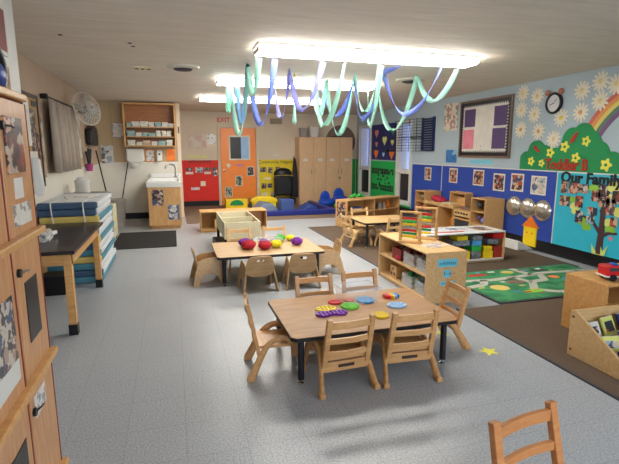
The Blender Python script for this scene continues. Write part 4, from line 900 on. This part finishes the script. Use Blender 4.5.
# play rug
def rug_mat():
    m, nt, b = nm('road_rug'); L = nt.links.new
    tc = nt.nodes.new('ShaderNodeTexCoord'); mp = nt.nodes.new('ShaderNodeMapping'); mp.inputs['Scale'].default_value = (2.6, 3.4, 1)
    n = nt.nodes.new('ShaderNodeTexNoise'); n.inputs['Scale'].default_value = 1.1; n.inputs['Detail'].default_value = 1
    L(tc.outputs['Object'], mp.inputs['Vector']); L(mp.outputs['Vector'], n.inputs['Vector'])
    r = nt.nodes.new('ShaderNodeValToRGB'); r.color_ramp.interpolation = 'CONSTANT'; e = r.color_ramp.elements
    cols = [(0, '3a7450'), (.40, '3f8258'), (.5, '4a8c5e'), (.58, '3c7a52'), (.66, '336a48'), (.74, '448458')]
    e[0].position = 0; e[0].color = lin(cols[0][1]); e[1].position = cols[1][0]; e[1].color = lin(cols[1][1])
    for p, c in cols[2:]: k = e.new(p); k.color = lin(c)
    L(n.outputs['Fac'], r.inputs['Fac']); L(r.outputs['Color'], b.inputs['Base Color']); b.inputs['Roughness'].default_value = .9; b.inputs['Specular IOR Level'].default_value = .1
    return m
M['rug'] = rug_mat(); M['roadgrey'] = plain('printed_road', 'b4b2a4', .9, .08, 30)
r = thing('play_rug', 'green road-map play rug with buildings and ponds on the floor', 'rug', (4.0, 4.2, .004))
MB().box(-.97, .97, -.56, .56, 0, .01).build('border', 'darkgrey', r); MB().box(-.94, .94, -.53, .53, .01, .013).build('printed_field', 'rug', r)
g = MB()
for pts in ([(-.94, .22), (-.5, .16), (-.1, .2), (.3, .26), (.94, .22)], [(-.2, .2), (-.12, -.05), (-.3, -.28), (-.1, -.42), (.4, -.46), (.94, -.44)], [(-.94, -.02), (-.72, .02), (-.6, .18)], [(.1, .22), (.06, .53)], [(-.12, -.02), (.1, .0), (.22, .22)], [(.8, .24), (.84, -.1), (.78, -.45)]):
    for a_, b_ in zip(pts[:-1], pts[1:]): g.bar((*a_, .0134), (*b_, .0134), .085, .0012)
g.build('printed_road', 'roadgrey', r)
rs = random.Random(3)
for k in range(34):
    x, y = rs.uniform(-.88, .85), rs.uniform(-.5, .48); MB().box(x, x+rs.uniform(.04, .1), y, y+rs.uniform(.03, .06), .0132, .0143+.0001*(k % 7)).build('printed_house', rs.choice(['redfelt', 'roadgrey', 'cot_yellow', 'brownframe', 'cot_teal', 'darkgrey', 'leafgreen', 'petal']), r)
for (x, y, w_, h_, c) in [(-.55, .38, .3, .1, 'redfelt'), (-.1, .4, .18, .12, 'cot_yellow'), (-.62, -.12, .22, .2, 'cot_yellow'), (-.3, .02, .26, .14, 'brownframe'), (.35, .38, .24, .08, 'darkgrey'), (.3, -.32, .5, .08, 'redfelt'), (.5, -.08, .42, .26, 'cot_teal'), (.3, .08, .14, .12, 'orange'), (.62, .12, .14, .14, 'darkgrey'), (-.35, -.33, .28, .1, 'leafgreen')]:
    MB().prism(circle(x, y, w_/2, 10, h_/2), .013, .0145).build('printed_picture', c, r)

# ------------------------------------------------------------------ right foreground: box cabinet, fire truck, book display
r = open_shelf('box_cabinet', 'honey wooden box cabinet with a toy fire truck on top', (3.62, 2.62, 0), 0, .92, .4, .47, 'honey', (), (.3,))
r = thing('toy_fire_truck', 'red toy fire truck with black wheels on the wooden cabinet', 'toy truck', (3.39, 2.74, .47), math.radians(-14))
MB().box(-.13, -.02, -.06, .06, .03, .12).box(-.02, .26, -.06, .06, .03, .1).build('body', 'red', r, bevel=.012)
MB().box(-.14, .27, -.063, .063, .03, .043).build('bumper', 'white', r, bevel=.004)
MB().box(-.11, -.03, -.062, .062, .08, .108).build('window', 'darkgrey', r)
MB().box(-.06, -.02, -.03, .03, .12, .135).build('blue_light', 'blue', r, bevel=.005); MB().box(.0, .16, -.04, .04, .1, .125).build('ladder_rack', 'yellow', r, bevel=.005)
for x in (-.08, .17):
    for s in (-1, 1): MB().cyl((x, s*.05, .028), (x, s*.07, .028), .028, n=18).build('wheel', 'black', r, smooth='auto')
BK = thing('book_display', 'sloping wooden book display rack in the right foreground', 'book rack', (2.75, 2.08, 0))
side = [(0, .0), (.47, .0), (.47, .34), (.43, .35), (0, .1)]
mm = Matrix(((0, 0, 1, 0), (1, 0, 0, 0), (0, 1, 0, 0), (0, 0, 0, 1)))
for x in (0, 1.0): MB().prism(side, x, x+.02, mm).build('side_panel', 'lightbirch', BK, bevel=.004)
MB().box(.02, 1.0, .45, .47, .02, .34).build('back_panel', 'lightbirch', BK, bevel=.003); MB().box(.02, 1.0, 0, .015, .01, .09).build('front_lip', 'lightbirch', BK)
for k in range(3):
    y = .02+k*.145; MB().geo([(.02, y, .03+k*.05), (1.0, y, .03+k*.05), (1.0, y+.13, .03+k*.05), (.02, y+.13, .03+k*.05), (.02, y, .045+k*.05), (1.0, y, .045+k*.05), (1.0, y+.13, .045+k*.05), (.02, y+.13, .045+k*.05)], [(0, 3, 2, 1), (4, 5, 6, 7), (0, 1, 5, 4), (1, 2, 6, 5), (2, 3, 7, 6), (3, 0, 4, 7)]).build('tier', 'birch', BK)
bolts = MB()
for y, z in ((.44, .05), (.44, .3), (.03, .05)): bolts.cyl((-.004, y, z), (0, y, z), .008, n=10)
bolts.build('bolt', 'darkframe', BK)
bc = ['navyboard', 'paleblue', 'paper', 'violet', 'petalpale', 'pink', 'blue', 'leafyellow', 'redfelt', 'skyblue', 'darkgrey', 'petal']
nmn = {'navyboard': 'navy', 'paleblue': 'pale blue', 'paper': 'white', 'violet': 'violet', 'petalpale': 'straw yellow', 'pink': 'pink', 'blue': 'blue', 'leafyellow': 'lemon', 'redfelt': 'dark red', 'skyblue': 'sky blue', 'darkgrey': 'black', 'petal': 'cream'}
i = 0
spot = ['first', 'second', 'third', 'fourth', 'fifth', 'sixth']
for row in range(3):
    for q in range(6):
        x = 2.86+q*.158+(row % 2)*.01; y = 2.08+.05+row*.145; z = .062+row*.05; c = bc[(i*5+row) % 12]
        o = thing('picture_book', '%s picture book, %s from the left in the %s row of the book display' % (nmn[c], spot[q], ['front', 'middle', 'back'][row]), 'book', (x, y, z), random.uniform(-.2, .2), group='picture books in the display rack')
        tilt = Matrix.Rotation(math.radians(-26), 4, 'X'); hb = random.uniform(.11, .15)
        MB().box(-.065, .065, .0, .016, 0, hb, tilt).build('cover', c, o, bevel=.002); MB().box(-.062, .065, .003, .013, .003, hb+.003, tilt).build('pages', 'paper', o)
        MB().box(-.045, .045, -.002, 0, .03, hb-.03, tilt).build('cover_picture', [P1, P2, P5, P4][i % 4], o); i += 1
# small star sticker on the floor
def star(r_): return [((r_ if k % 2 == 0 else r_*.42)*math.sin(PI*k/5), (r_ if k % 2 == 0 else r_*.42)*math.cos(PI*k/5)) for k in range(10)]
tag(MB().prism(star(.085), 0, .0015, Matrix.Translation((2.23, 2.76, .0))).build('floor_star', 'yellowpaper'), 'yellow star sticker on the floor right of the front table', 'sticker')
tag(MB().prism(star(.07), 0, .0015, Matrix.Translation((2.08, 3.16, .0))).build('floor_star', 'yellowpaper'), 'yellow star sticker on the floor behind the right end chair', 'sticker')

# ------------------------------------------------------------------ soft climber area
r = thing('mat_border', 'blue padded border of the soft play corner on the tan carpet', 'border', (2.9, 10.3, .006))
MB().box(-.95, .8, 0, .14, 0, .12).build('front_bar', 'navyfoam', r, bevel=.02); MB().box(.66, .8, .15, 2.0, 0, .12).build('side_bar', 'navyfoam', r, bevel=.02)
tag(MB().prism([(0, 0), (.7, 0), (.55, .22), (.3, .26)], -.35, .35, Matrix.Translation((1.72, 11.0, .0065)) @ Matrix.Rotation(PI/2, 4, 'X')).build('foam_ramp', 'greyfoam', bevel=.02), 'grey-blue foam ramp at the left of the soft play corner', 'foam block')
tag(MB().box(2.45, 2.78, 10.75, 11.15, .006, .33).build('foam_cube', 'midfoam', bevel=.02), 'slate blue foam cube in the soft play corner', 'foam block')
tag(MB().prism([(0, 0), (.5, 0), (.5, .16), (.35, .22)], -.25, .25, Matrix.Translation((2.6, 10.8, .006)) @ Matrix.Rotation(PI/2, 4, 'X') @ Matrix.Translation((.2, 0, 0))).build('foam_wedge', 'bluefoam', bevel=.02), 'darker blue foam wedge right of the slate cube', 'foam block')
def blob_chair(label, x, y, s):
    r = thing('toddler_seat', label, 'seat', (x, y, .006)); MB().ball((0, 0, .12*s), (.24*s, .2*s, .12*s)).build('seat', 'chair_blue', r, smooth=True)
    MB().prism([(-.18*s, .05), (.18*s, .05), (.12*s, .34*s), (.05*s, .42*s), (-.05*s, .42*s), (-.12*s, .34*s)], -.04, .04, Matrix.Translation((0, .12*s, 0)) @ Matrix.Rotation(PI/2, 4, 'X')).build('backrest', 'chair_blue', r, bevel=.03)
blob_chair('blue plastic toddler seat in the soft play corner, left one', 3.92, 11.7, 1.0); blob_chair('blue plastic toddler seat in the back corner, right one', 4.42, 12.0, 1.1)
r = thing('green_toy', 'green plastic toy beside the blue toddler seats', 'toy', (4.15, 11.1, .006)); MB().ball((0, 0, .1), (.22, .2, .1)).build('shell', 'green', r, smooth=True); MB().ball((.22, 0, .14), .07).build('head', 'green', r, smooth=True)
g = MB()
for k in range(7): g.ball((3.4+k*.05, 8.6+k*.02, .575+.02*(k % 3)), (.035, .03, .03), u=8, v=6)
tag(g.build('paper_grass', 'green', smooth=True), 'green leafy paper garland on the back edge of the low shelf', 'garland')
tag(MB().tube([(1.35+.5*k/10, 9.6, .4+.05*math.sin(PI*k/10)) for k in range(11)], .035, 10).build('x', 'yellow') if False else MB().prism([(-.36, 0), (.36, 0), (.3, .1), (.1, .16), (-.2, .15), (-.34, .08)], -.12, .12, Matrix.Translation((2.2, 11.6, .2)) @ Matrix.Rotation(PI/2, 4, 'X')).box(1.9, 2.5, 11.5, 11.7, .006, .22).build('foam_arch', 'yellow', bevel=.03), 'yellow foam arch at the back behind the bench shelf', 'foam block')
r = thing('toy_crate', 'yellow toy crate with a green arch in front of the orange door', 'crate', (1.55, 12.1, .006)); MB().box(-.28, .28, -.15, .15, 0, .25).build('box', 'yellow', r, bevel=.01); MB().prism([(.18*math.cos(PI*k/10), .02+.14*math.sin(PI*k/10)) for k in range(11)], .15, .165, Matrix.Translation((0, 0, .07)) @ Matrix.Rotation(PI/2, 4, 'X')).build('arch', 'greenfelt', r)
tag(MB().box(1.9, 2.1, 11.95, 12.2, .006, .26).build('grey_box', 'greyfoam', bevel=.02), 'grey foam box between the yellow crate and yellow foam arch', 'foam block')
tag(MB().ball((2.72, 11.9, .12), (.16, .1, .12)).build('green_ball', 'greenfelt', smooth=True), 'dark green ball behind the slate foam cube', 'ball')

# ------------------------------------------------------------------ right wall decor
r = thing('framed_notice_board', 'framed notice board with a scalloped border, violet and pink sheets', 'notice board'); r.matrix_world = wm('R', 7.02, 1.41)
W2, HH = .67, .94
MB().box(-W2, W2, 0, HH, 0, .02).build('border_paper', 'black', r)
MB().box(-W2-.03, W2+.03, HH, HH+.035, 0, .035).box(-W2-.03, W2+.03, -.035, 0, 0, .035).box(-W2-.03, -W2, 0, HH, 0, .035).box(W2, W2+.03, 0, HH, 0, .035).build('frame', 'brownframe', r, bevel=.004)
MB().box(-W2+.1, W2-.1, .1, HH-.1, .02, .024).build('backing', 'beigeboard', r)
g = MB()
nx, nz = 22, 15
for k in range(nx+1):
    x = -W2+.1+k*(2*W2-.2)/nx
    for z, s in ((.1, -1), (HH-.1, 1)): g.prism([(x-.027, z), (x, z+s*.045), (x+.027, z)][::s], .02, .025)
for k in range(nz+1):
    z = .1+k*(HH-.2)/nz
    for x, s in ((-W2+.1, -1), (W2-.1, 1)): g.prism([(x, z-.026), (x+s*.045, z), (x, z+.026)], .02, .025)
g.build('scallops', 'white', r)
for (y0, y1, z0, z1, m) in [(7.59, 7.28, 1.92, 2.23, 'violet'), (7.61, 7.3, 1.53, 1.87, 'pink'), (6.77, 6.45, 1.91, 2.23, 'violet'), (6.79, 6.46, 1.53, 1.87, 'violet'), (7.09, 6.97, 1.51, 1.68, 'papertext')]:
    MB().box(7.04-y0, 7.04-y1, z0-1.41, z1-1.41, .024, .03).build('pinned_sheet', m, r)
sheet('scribble_poster', 'cream poster with floral scribbles left of the framed notice board', 'poster', 'R', 8.06, 2.14, .46, .52, photo_mat('scribbles', ['d6cfc0', 'd0c8b8', 'd8d0c4', 'b87070', 'd6cfc0', '8a9a80', 'd4ccbe'], 16))
sheet('blue_poster', 'small blue poster below the scribble poster, left of the framed board corner', 'poster', 'R', 7.98, 1.39, .36, .24, photo_mat('blue_print', ['2f78b8', '2668a8', '8cb8d8', '2f78b8'], 10))
sheet('cyan_lettering_strip', 'pale turquoise lettering strip under the framed notice board', 'strip', 'R', 7.05, 1.3, .6, .06, 'cyanlabel')
# wire racks
r = thing('wire_rack', 'black wire display rack in two sections on the wall by the window', 'rack'); r.matrix_world = wm('R', 9.35, 1.49, .0015)
g = MB()
for z in [k*.062 for k in range(12)]: g.tube([(-.72, z, .02), (-.72, z, .16), (.26, z, .16), (.26, z, .02)], .0055, 5)
for x in (-.72, -.4, -.07, .26): g.tube([(x, -.01, .165), (x, .7, .165)], .007, 5)
g.box(-.74, .26, .3, .315, .02, .17)
g.build('open_section', 'darkmetal', r)
g = MB()
for k in range(14): g.box(.28, .74, k*.05, k*.05+.03, .05, .06).box(.28, .74, k*.05, k*.05+.006, .0, .06)
g.box(.28, .295, 0, .7, .0, .06).box(.725, .74, 0, .7, 0, .06)
g.build('pocket_section', 'navywire', r)
tag(MB().lathe([(.03, 0), (.035, .02), (.03, .12), (.055, .16), (.04, .22)], 10, wm('R', 10.25, 1.5, .1)).build('wall_fixture', 'black', smooth='auto'), 'small black fixture on the window frame beside the wire rack', 'fixture')
# flowers
def daisy(y, z, r_, cc, lab):
    o = thing('paper_flower', lab, 'flower', group='cream paper flowers on the blue wall'); o.matrix_world = wm('R', y, z, .001) @ Matrix.Rotation(random.uniform(0, 1), 4, 'Z')
    g = MB(); n = 12
    for k in range(n):
        a = 2*PI*k/n; m = Matrix.Rotation(a, 4, 'Z')
        g.prism([(.0, -.006), (r_*.5, -r_*.13), (r_*.85, -r_*.12), (r_, 0), (r_*.85, r_*.12), (r_*.5, r_*.13), (0, .006)], .002+.0006*k, .006+.0006*k, m)
    g.build('petals', 'petal', o)
    MB().lathe([(r_*.22, .012), (r_*.19, .02), (.01, .025)], 16).build('centre', cc, o, smooth='auto')
fl = [(6.13, 2.37, 'petalpale'), (5.83, 2.29, 'petalpale'), (6.14, 2.12, 'petalpale'), (5.86, 2.03, 'petalpale'), (6.12, 1.82, 'petalorange'), (5.75, 1.78, 'petalorange'), (5.35, 1.95, 'yellow'), (5.45, 1.66, 'petalpale'), (5.04, 2.28, 'petalpale'), (5.03, 2.0, 'petalorange'), (4.77, 2.36, 'petalpale'), (4.75, 2.12, 'petalpale'), (4.54, 2.3, 'petalpale')]
fn = ['top flower of the column beside the notice board', 'flower left of the wall clock', 'second flower down beside the notice board', 'flower below left of the clock', 'third flower down beside the notice board, peach centre', 'flower with a peach centre above the green bush, left', 'flower with a bright yellow centre under the clock', 'pale flower just above the dip of the green bush', 'flower right of the clock near the ceiling', 'flower with a peach centre right of the clock', 'upper flower near the ceiling above the rainbow', 'lower flower beside the rainbow', 'flower at the right edge above the rainbow']
for (y, z, c), l in zip(fl, fn): daisy(y, z, .135, c, 'cream paper '+l)
# clock
r = thing('wall_clock', 'black rimmed round wall clock with two copper bells on top', 'clock'); r.matrix_world = wm('R', 5.49, 2.16)
MB().lathe([(.145, 0), (.15, .03), (.137, .045), (.118, .04), (.118, .02)], 32).build('rim', 'black', r, smooth='auto')
MB().lathe([(.119, .0), (.119, .022)], 32).build('face', 'clockface', r)
MB().bar((0, 0, .026), (-.07, -.02, .026), .008, .003).bar((0, 0, .026), (.05, .06, .026), .006, .003).build('hands', 'black', r)
for s in (-1, 1): MB().ball((s*.12, .15, .03), (.045, .045, .03)).build('bell', 'skin', r, smooth=True)
# bush with lettering
cir = [(5.94, 1.33, .16), (5.76, 1.48, .17), (5.6, 1.42, .16), (5.4, 1.38, .16), (5.22, 1.45, .16), (5.12, 1.64, .17), (4.95, 1.68, .18), (4.83, 1.6, .16), (4.7, 1.45, .17), (4.5, 1.33, .16), (4.3, 1.3, .17), (4.1, 1.36, .18), (3.9, 1.3, .16)]
ys = [6.08-k*.025 for k in range(95)]; top = []
for y in ys:
    z = 1.225
    for cy, cz, cr in cir:
        if abs(y-cy) < cr: z = max(z, cz+math.sqrt(cr*cr-(y-cy)**2))
    top.append((5.0-y, z-1.215))
r = thing('felt_bush', 'green felt bush with yellow flowers and the words Toddler B above the panels', 'decoration'); r.matrix_world = wm('R', 5.0, 1.215, .0015)
poly = [(5.0-ys[0], 0)] + top + [(5.0-ys[-1], 0)]
g = MB(); 
for i in range(len(top)-1): g.prism([(top[i][0], 0), (top[i+1][0], 0), top[i+1], top[i]], 0, .012)
bmesh.ops.remove_doubles(g.bm, verts=g.bm.verts, dist=.0005); g.build('foliage', 'greenfelt', r)
text_mesh('Toddler B', .21, .004, 'redfelt', 'lettering', parent=r, xscale=.85, bold=.007).location = (-.19, .085, .0125)
MB().prism([(-.07, .04), (-.02, .05), (.04, -.01), (.08, -.04), (.03, -.05), (-.04, -.01)], .012, .018, Matrix.Translation((-.75, .31, 0))).build('red_bird', 'redfelt', r)
MB().prism([(-.06, -.08), (.0, -.07), (.05, .0), (.07, .08), (.02, .05), (-.03, 0)], .012, .018, Matrix.Translation((-.1, .46, 0))).build('red_bird', 'redfelt', r)
for (y, z, rr_) in [(5.84, 1.34, .07), (5.48, 1.47, .075), (5.63, 1.315, .06), (5.23, 1.55, .08), (5.03, 1.4, .075), (4.89, 1.62, .07), (4.56, 1.32, .085), (4.2, 1.38, .08)]:
    f_ = [(rr_*(.82+.2*math.cos(5*t))*math.cos(t), rr_*(.82+.2*math.cos(5*t))*math.sin(t)) for t in [2*PI*k/40 for k in range(40)]]
    fo = MB().prism([(x+5.0-y, q+z-1.215) for x, q in f_], .012, .018).build('yellow_flower', 'yellowpaper', r)
    MB().prism(circle(5.0-y, z-1.215, rr_*.26, 10), .018, .021).build('flower_centre', 'greenfelt', fo)
# rainbow
r = thing('rainbow', 'five-colour rainbow arc rising from the green bush at the right edge', 'rainbow'); r.matrix_world = wm('R', 3.9, 1.2, .0005)
for k, c in enumerate(['rb1', 'rb2', 'rb3', 'rb4', 'rb5']):
    ro = 1.19-k*.055; ri = ro-.055; n = 24; a0, a1 = math.radians(38), math.radians(157)
    pts = [(-math.cos(PI-a)*1, 0) for a in [0]]
    g = MB(); prev = None
    for i in range(n):
        t0, t1 = a0+(a1-a0)*i/n, a0+(a1-a0)*(i+1)/n
        g.prism([(ri*math.cos(t0), ri*math.sin(t0)), (ro*math.cos(t0), ro*math.sin(t0)), (ro*math.cos(t1), ro*math.sin(t1)), (ri*math.cos(t1), ri*math.sin(t1))], 0, .008)
    g.build('band', c, r)
# family tree panel content (parts of the panel)
FY = (2.2+5.315)/2
def fx(y): return FY-y
text_mesh('Our Family', .2, .004, 'black', 'lettering', parent=FAM, xscale=1.04, bold=.007).location = (fx(4.77), 1.13-.17, .013)
tr = MB()
tp = [(4.53, .18), (4.52, .5), (4.53, .8), (4.48, 1.0)]
tr.tube([(fx(y), z-.17, .014) for y, z in tp], [.055, .045, .038, .025], 8, flat=(1, .25))
for br in ([(4.54, .45), (4.66, .58), (4.82, .64)], [(4.54, .4), (4.42, .47), (4.3, .48)], [(4.56, .72), (4.42, .86), (4.3, 1.0)], [(4.66, .58), (4.7, .74)]): tr.tube([(fx(y), z-.17, .014) for y, z in br], [.03, .022, .014][:len(br)], 6, flat=(1, .4))
tr.build('tree_trunk', 'brownbark', FAM)
for k, (y, z, rr_, c) in enumerate([(4.87, 1.0, .05, 'leafgreen'), (4.96, .75, .07, 'leafyellow'), (5.02, .84, .05, 'leafgreen'), (4.83, .57, .07, 'leafgreen'), (4.75, .5, .06, 'leafgreen'), (4.44, .9, .08, 'leafyellow'), (4.7, 1.02, .06, 'leafgreen'), (4.4, 1.05, .09, 'leafyellow'), (4.42, .6, .07, 'leafyellow'), (4.4, .52, .06, 'leafgreen'), (4.62, .92, .06, 'leafgreen'), (4.95, .68, .05, 'leafyellow'), (4.3, .75, .08, 'leafyellow')]):
    MB().prism(circle(fx(y), z-.17, rr_*1.25, 12, rr_*.8), .0125+.0002*k, .0155+.0002*k).build('paper_leaf', c, FAM)
MB().prism([(fx(4.62), .0), (fx(4.44), .0), (fx(4.4), .14), (fx(4.47), .05), (fx(4.5), .12), (fx(4.57), .04), (fx(4.64), .12)], .02, .024).build('grass_tuft', 'leafyellow', FAM)
for (y, z, w_, h_, m) in [(5.17, 1.0, .1, .17, P1), (5.02, 1.0, .14, .16, P2), (4.86, 1.0, .18, .12, P3), (5.14, .81, .17, .14, P1), (4.9, .82, .12, .16, P2), (4.65, .92, .13, .14, P1), (4.56, 1.0, .12, .16, P3), (4.52, .86, .15, .15, P1), (4.43, .8, .13, .2, P2), (4.88, .62, .12, .16, P3), (4.68, .72, .14, .1, P2), (4.36, .93, .12, .16, P1), (4.7, .6, .12, .1, P5), (4.36, .62, .1, .12, P2)]:
    MB().box(fx(y)-w_/2, fx(y)+w_/2, z-.17-h_/2, z-.17+h_/2, .018, .022).build('family_photo', m, FAM)
MB().prism(circle(fx(4.38), .24, .03, 10), .013, .017).build('pink_paper_flower', 'pink', FAM)

# ------------------------------------------------------------------ ceiling things and lights
def fixture(label, x0, x1, yc, w_=.3, sc=1):
    r = thing('fluorescent_fixture', label, 'ceiling light', ((x0+x1)/2, yc, ZC), group='fluorescent ceiling fixtures'); h = (x1-x0)/2
    MB().box(-h, h, -w_/2-.012, w_/2+.012, -.02, 0).box(-h, -h+.01, -w_/2, w_/2, -.08, -.03).box(h-.01, h, -w_/2, w_/2, -.08, -.03).build('housing', 'white', r, bevel=.003)
    n = 2
    for k in range(2):
        a, b = -h+.012+k*h, -h+.008+(k+1)*h-.008
        pr = [(-w_/2+.002, -.02), (-w_/2-.004, -.06), (-w_/2+.03, -.08), (w_/2-.03, -.08), (w_/2+.004, -.06), (w_/2-.002, -.02)]
        MB().prism(pr, a, b, mm).build('diffuser', 'tube', r)
fixture('long fluorescent ceiling fixture nearest the camera, streamers hanging from it', .84, 3.29, 4.72)
fixture('second long fluorescent ceiling fixture, behind the streamers', .66, 3.06, 6.98)
fixture('farthest long fluorescent ceiling fixture before the back wall', .55, 3.0, 9.35)
CR = dict(teal='teal', sky='sky', blue='bluec', violet='violetc')
ST = [('teal_A',[(0.85,6.85,2.48),(0.87,6.30,1.72),(0.92,5.70,2.51),(0.90,5.30,2.11),(0.91,4.95,2.443)]),
('teal_B',[(0.80,6.85,2.443),(0.81,6.90,2.05),(0.86,6.85,2.46)]),
('sky_C',[(0.94,6.85,2.443),(0.91,6.40,1.87),(0.93,5.80,2.51)]),
('blue_D',[(0.93,5.75,2.50),(0.98,5.30,1.80),(1.08,4.95,2.443)]),
('violet_E',[(1.49,6.85,2.443),(1.45,6.30,1.94),(1.45,5.80,2.48),(1.50,5.40,1.98),(1.61,4.95,2.443)]),
('teal_F',[(1.79,6.85,2.443),(1.78,6.85,1.92),(1.77,6.85,2.443)]),
('teal_G',[(2.08,6.85,2.443),(2.09,6.60,2.00),(2.06,6.20,2.443),(2.14,5.90,1.72),(2.24,5.60,2.47),(2.26,5.30,1.96),(2.27,4.95,2.443)]),
('teal_H',[(2.11,6.85,2.443),(1.93,5.90,1.82),(1.86,4.95,2.443)]),
('blue_I',[(2.23,6.85,2.443),(2.29,6.40,2.00),(2.39,6.00,2.47),(2.35,5.60,1.90),(2.53,5.40,2.443),(2.52,4.95,2.443)]),
('teal_J',[(2.96,6.85,2.443),(2.63,6.00,1.83),(2.29,4.95,2.443)]),
('blue_K',[(2.59,5.50,2.443),(2.75,5.20,1.94),(3.05,4.95,2.443)]),
('teal_L',[(3.13,6.85,2.443),(3.07,6.20,1.79),(3.17,5.70,2.48),(3.18,5.30,2.12),(3.27,4.95,2.443)])]
sl = ['teal streamer at the far left making the deepest loop in front of the orange door', 'short teal streamer hanging at the left end of the second light', 'sky blue streamer just inside the left teal loop', 'blue streamer hanging from the left end of the nearest light', 'violet-blue streamer looping twice below the left half of the nearest light', 'short teal streamer hanging straight down from the second light', 'long teal streamer with three loops in the middle', 'teal streamer with one wide loop left of the middle', 'blue streamer weaving through the middle teal loops', 'teal streamer making a narrow loop near the window', 'blue streamer looping at the right towards the end of the nearest light', 'teal streamer at the far right looping in front of the wire rack']
for (nme, pts), lab in zip(ST, sl):
    line = []
    for i in range(len(pts)-1):
        a, b = Vector(pts[i]), Vector(pts[i+1]); low = b.z < a.z; n = 14
        for k in range(n):
            t = k/n; p = a.lerp(b, t); s = (1-(1-t)**2) if low else t*t
            p.z = a.z+(b.z-a.z)*s; line.append(p)
    line.append(Vector(pts[-1]))
    v = []; f = []; W_ = .034; ph = random.uniform(0, 6)
    for i, p in enumerate(line):
        t = (line[min(i+1, len(line)-1)]-line[max(i-1, 0)]).normalized(); u = Vector((0, 1, 0)); sd = u.cross(t)
        sd = sd.normalized() if sd.length > .05 else Vector((1, 0, 0))
        th = ph+i*.13; nr = t.cross(sd).normalized(); sd = sd*math.cos(th)+nr*math.sin(th)
        v += [p+sd*W_, p-sd*W_]
    for i in range(len(line)-1): f.append((2*i, 2*i+1, 2*i+3, 2*i+2))
    o = MB().geo(v, f).build('crepe_streamer', CR[nme.split('_')[0]], smooth=True); md = o.modifiers.new('s', 'SOLIDIFY'); md.thickness = .002
    tag(o, lab, 'streamer', 'crepe streamers hanging from the ceiling lights')
r = thing('ceiling_outlet_plate', 'beige ceiling plate with three square slots', 'ceiling plate', (-.3, 6.34, ZC)); MB().box(-.11, .11, -.07, .07, -.02, 0).build('plate', 'cream', r, bevel=.004)
for x in (-.07, 0, .07): MB().box(x-.02, x+.02, -.03, .03, -.024, -.02).build('slot', 'darkgrey', r)
r = thing('ceiling_vent', 'round white ceiling vent with a dark centre', 'vent', (.18, 6.15, ZC)); MB().lathe([(.2, 0), (.19, -.02), (.12, -.03)], 28).build('ring', 'ltgrey', r, smooth='auto'); MB().lathe([(.12, -.028), (.1, -.045), (.02, -.05)], 24).build('damper', 'darkgrey', r, smooth='auto')
r = thing('ceiling_vent', 'flat grey ceiling vent behind the right end of the nearest light', 'vent', (3.4, 6.3, ZC)); MB().lathe([(.22, 0), (.21, -.02), (.14, -.03)], 28).build('ring', 'ltgrey', r, smooth='auto'); MB().lathe([(.14, -.028), (.1, -.045), (.02, -.05)], 24).build('damper', 'darkgrey', r, smooth='auto')
r = thing('sprinkler_head', 'brass sprinkler head on the ceiling among the streamers', 'sprinkler', (1.62, 6.2, ZC)); MB().cyl((0, 0, -.05), (0, 0, 0), .015).lathe([(.03, -.055), (.03, -.05)], 12).build('body', 'cot_yellow', r); MB().lathe([(.05, -.008), (.05, 0)], 16).build('plate', 'ltgrey', r)
for i, (x, y) in enumerate(((-.91, 4.81), (-.34, 4.98), (-.32, 5.12))):
    tag(MB().lathe([(.022, 0), (.02, .004)], 8, Matrix.Translation((x, y, ZC-.004))).build('ceiling_hook', 'darkgrey'), ['small dark hook mark on the ceiling near the left wall', 'nearer of two small dark ceiling marks', 'farther of two small dark ceiling marks'][i], 'mark')

# everything standing on a brown carpet rests on its pile
for o in list(C.objects):
    if o.parent or o.get('kind') == 'structure' or o.name.startswith(('carpet', 'floor_star', 'floor_mat')): continue
    x, y, z = o.matrix_basis.translation
    if z < .75 and ((2.53 < x < 5.06 and 4.6 < y < 8.75) or (2.56 < x < 5.06 and y < 3.64)) and not (o.matrix_basis[2][1] > .9 and x > 5.15):
        o.location.z += .0085
# ------------------------------------------------------------------ camera, world, view
w = bpy.data.worlds.new('World'); bpy.context.scene.world = w; w.use_nodes = True
w.node_tree.nodes['Background'].inputs[0].default_value = (.35, .55, 1, 1); w.node_tree.nodes['Background'].inputs[1].default_value = .7
cam = bpy.data.cameras.new('camera'); co = bpy.data.objects.new('camera', cam); C.objects.link(co)
cam.sensor_width = 36; cam.lens = 460/619*36; cam.clip_start = .05
p = math.atan(81.5/460); yaw = math.radians(16.4)
co.location = (0, 0, 1.5); co.rotation_euler = (PI/2-p, 0, -yaw)
bpy.context.scene.camera = co
vs = bpy.context.scene.view_settings
bpy.context.scene.display_settings.display_device = 'sRGB'
vs.view_transform = 'Standard'; vs.look = 'None'; vs.exposure = 1.85; vs.gamma = 1; vs.use_curve_mapping = False
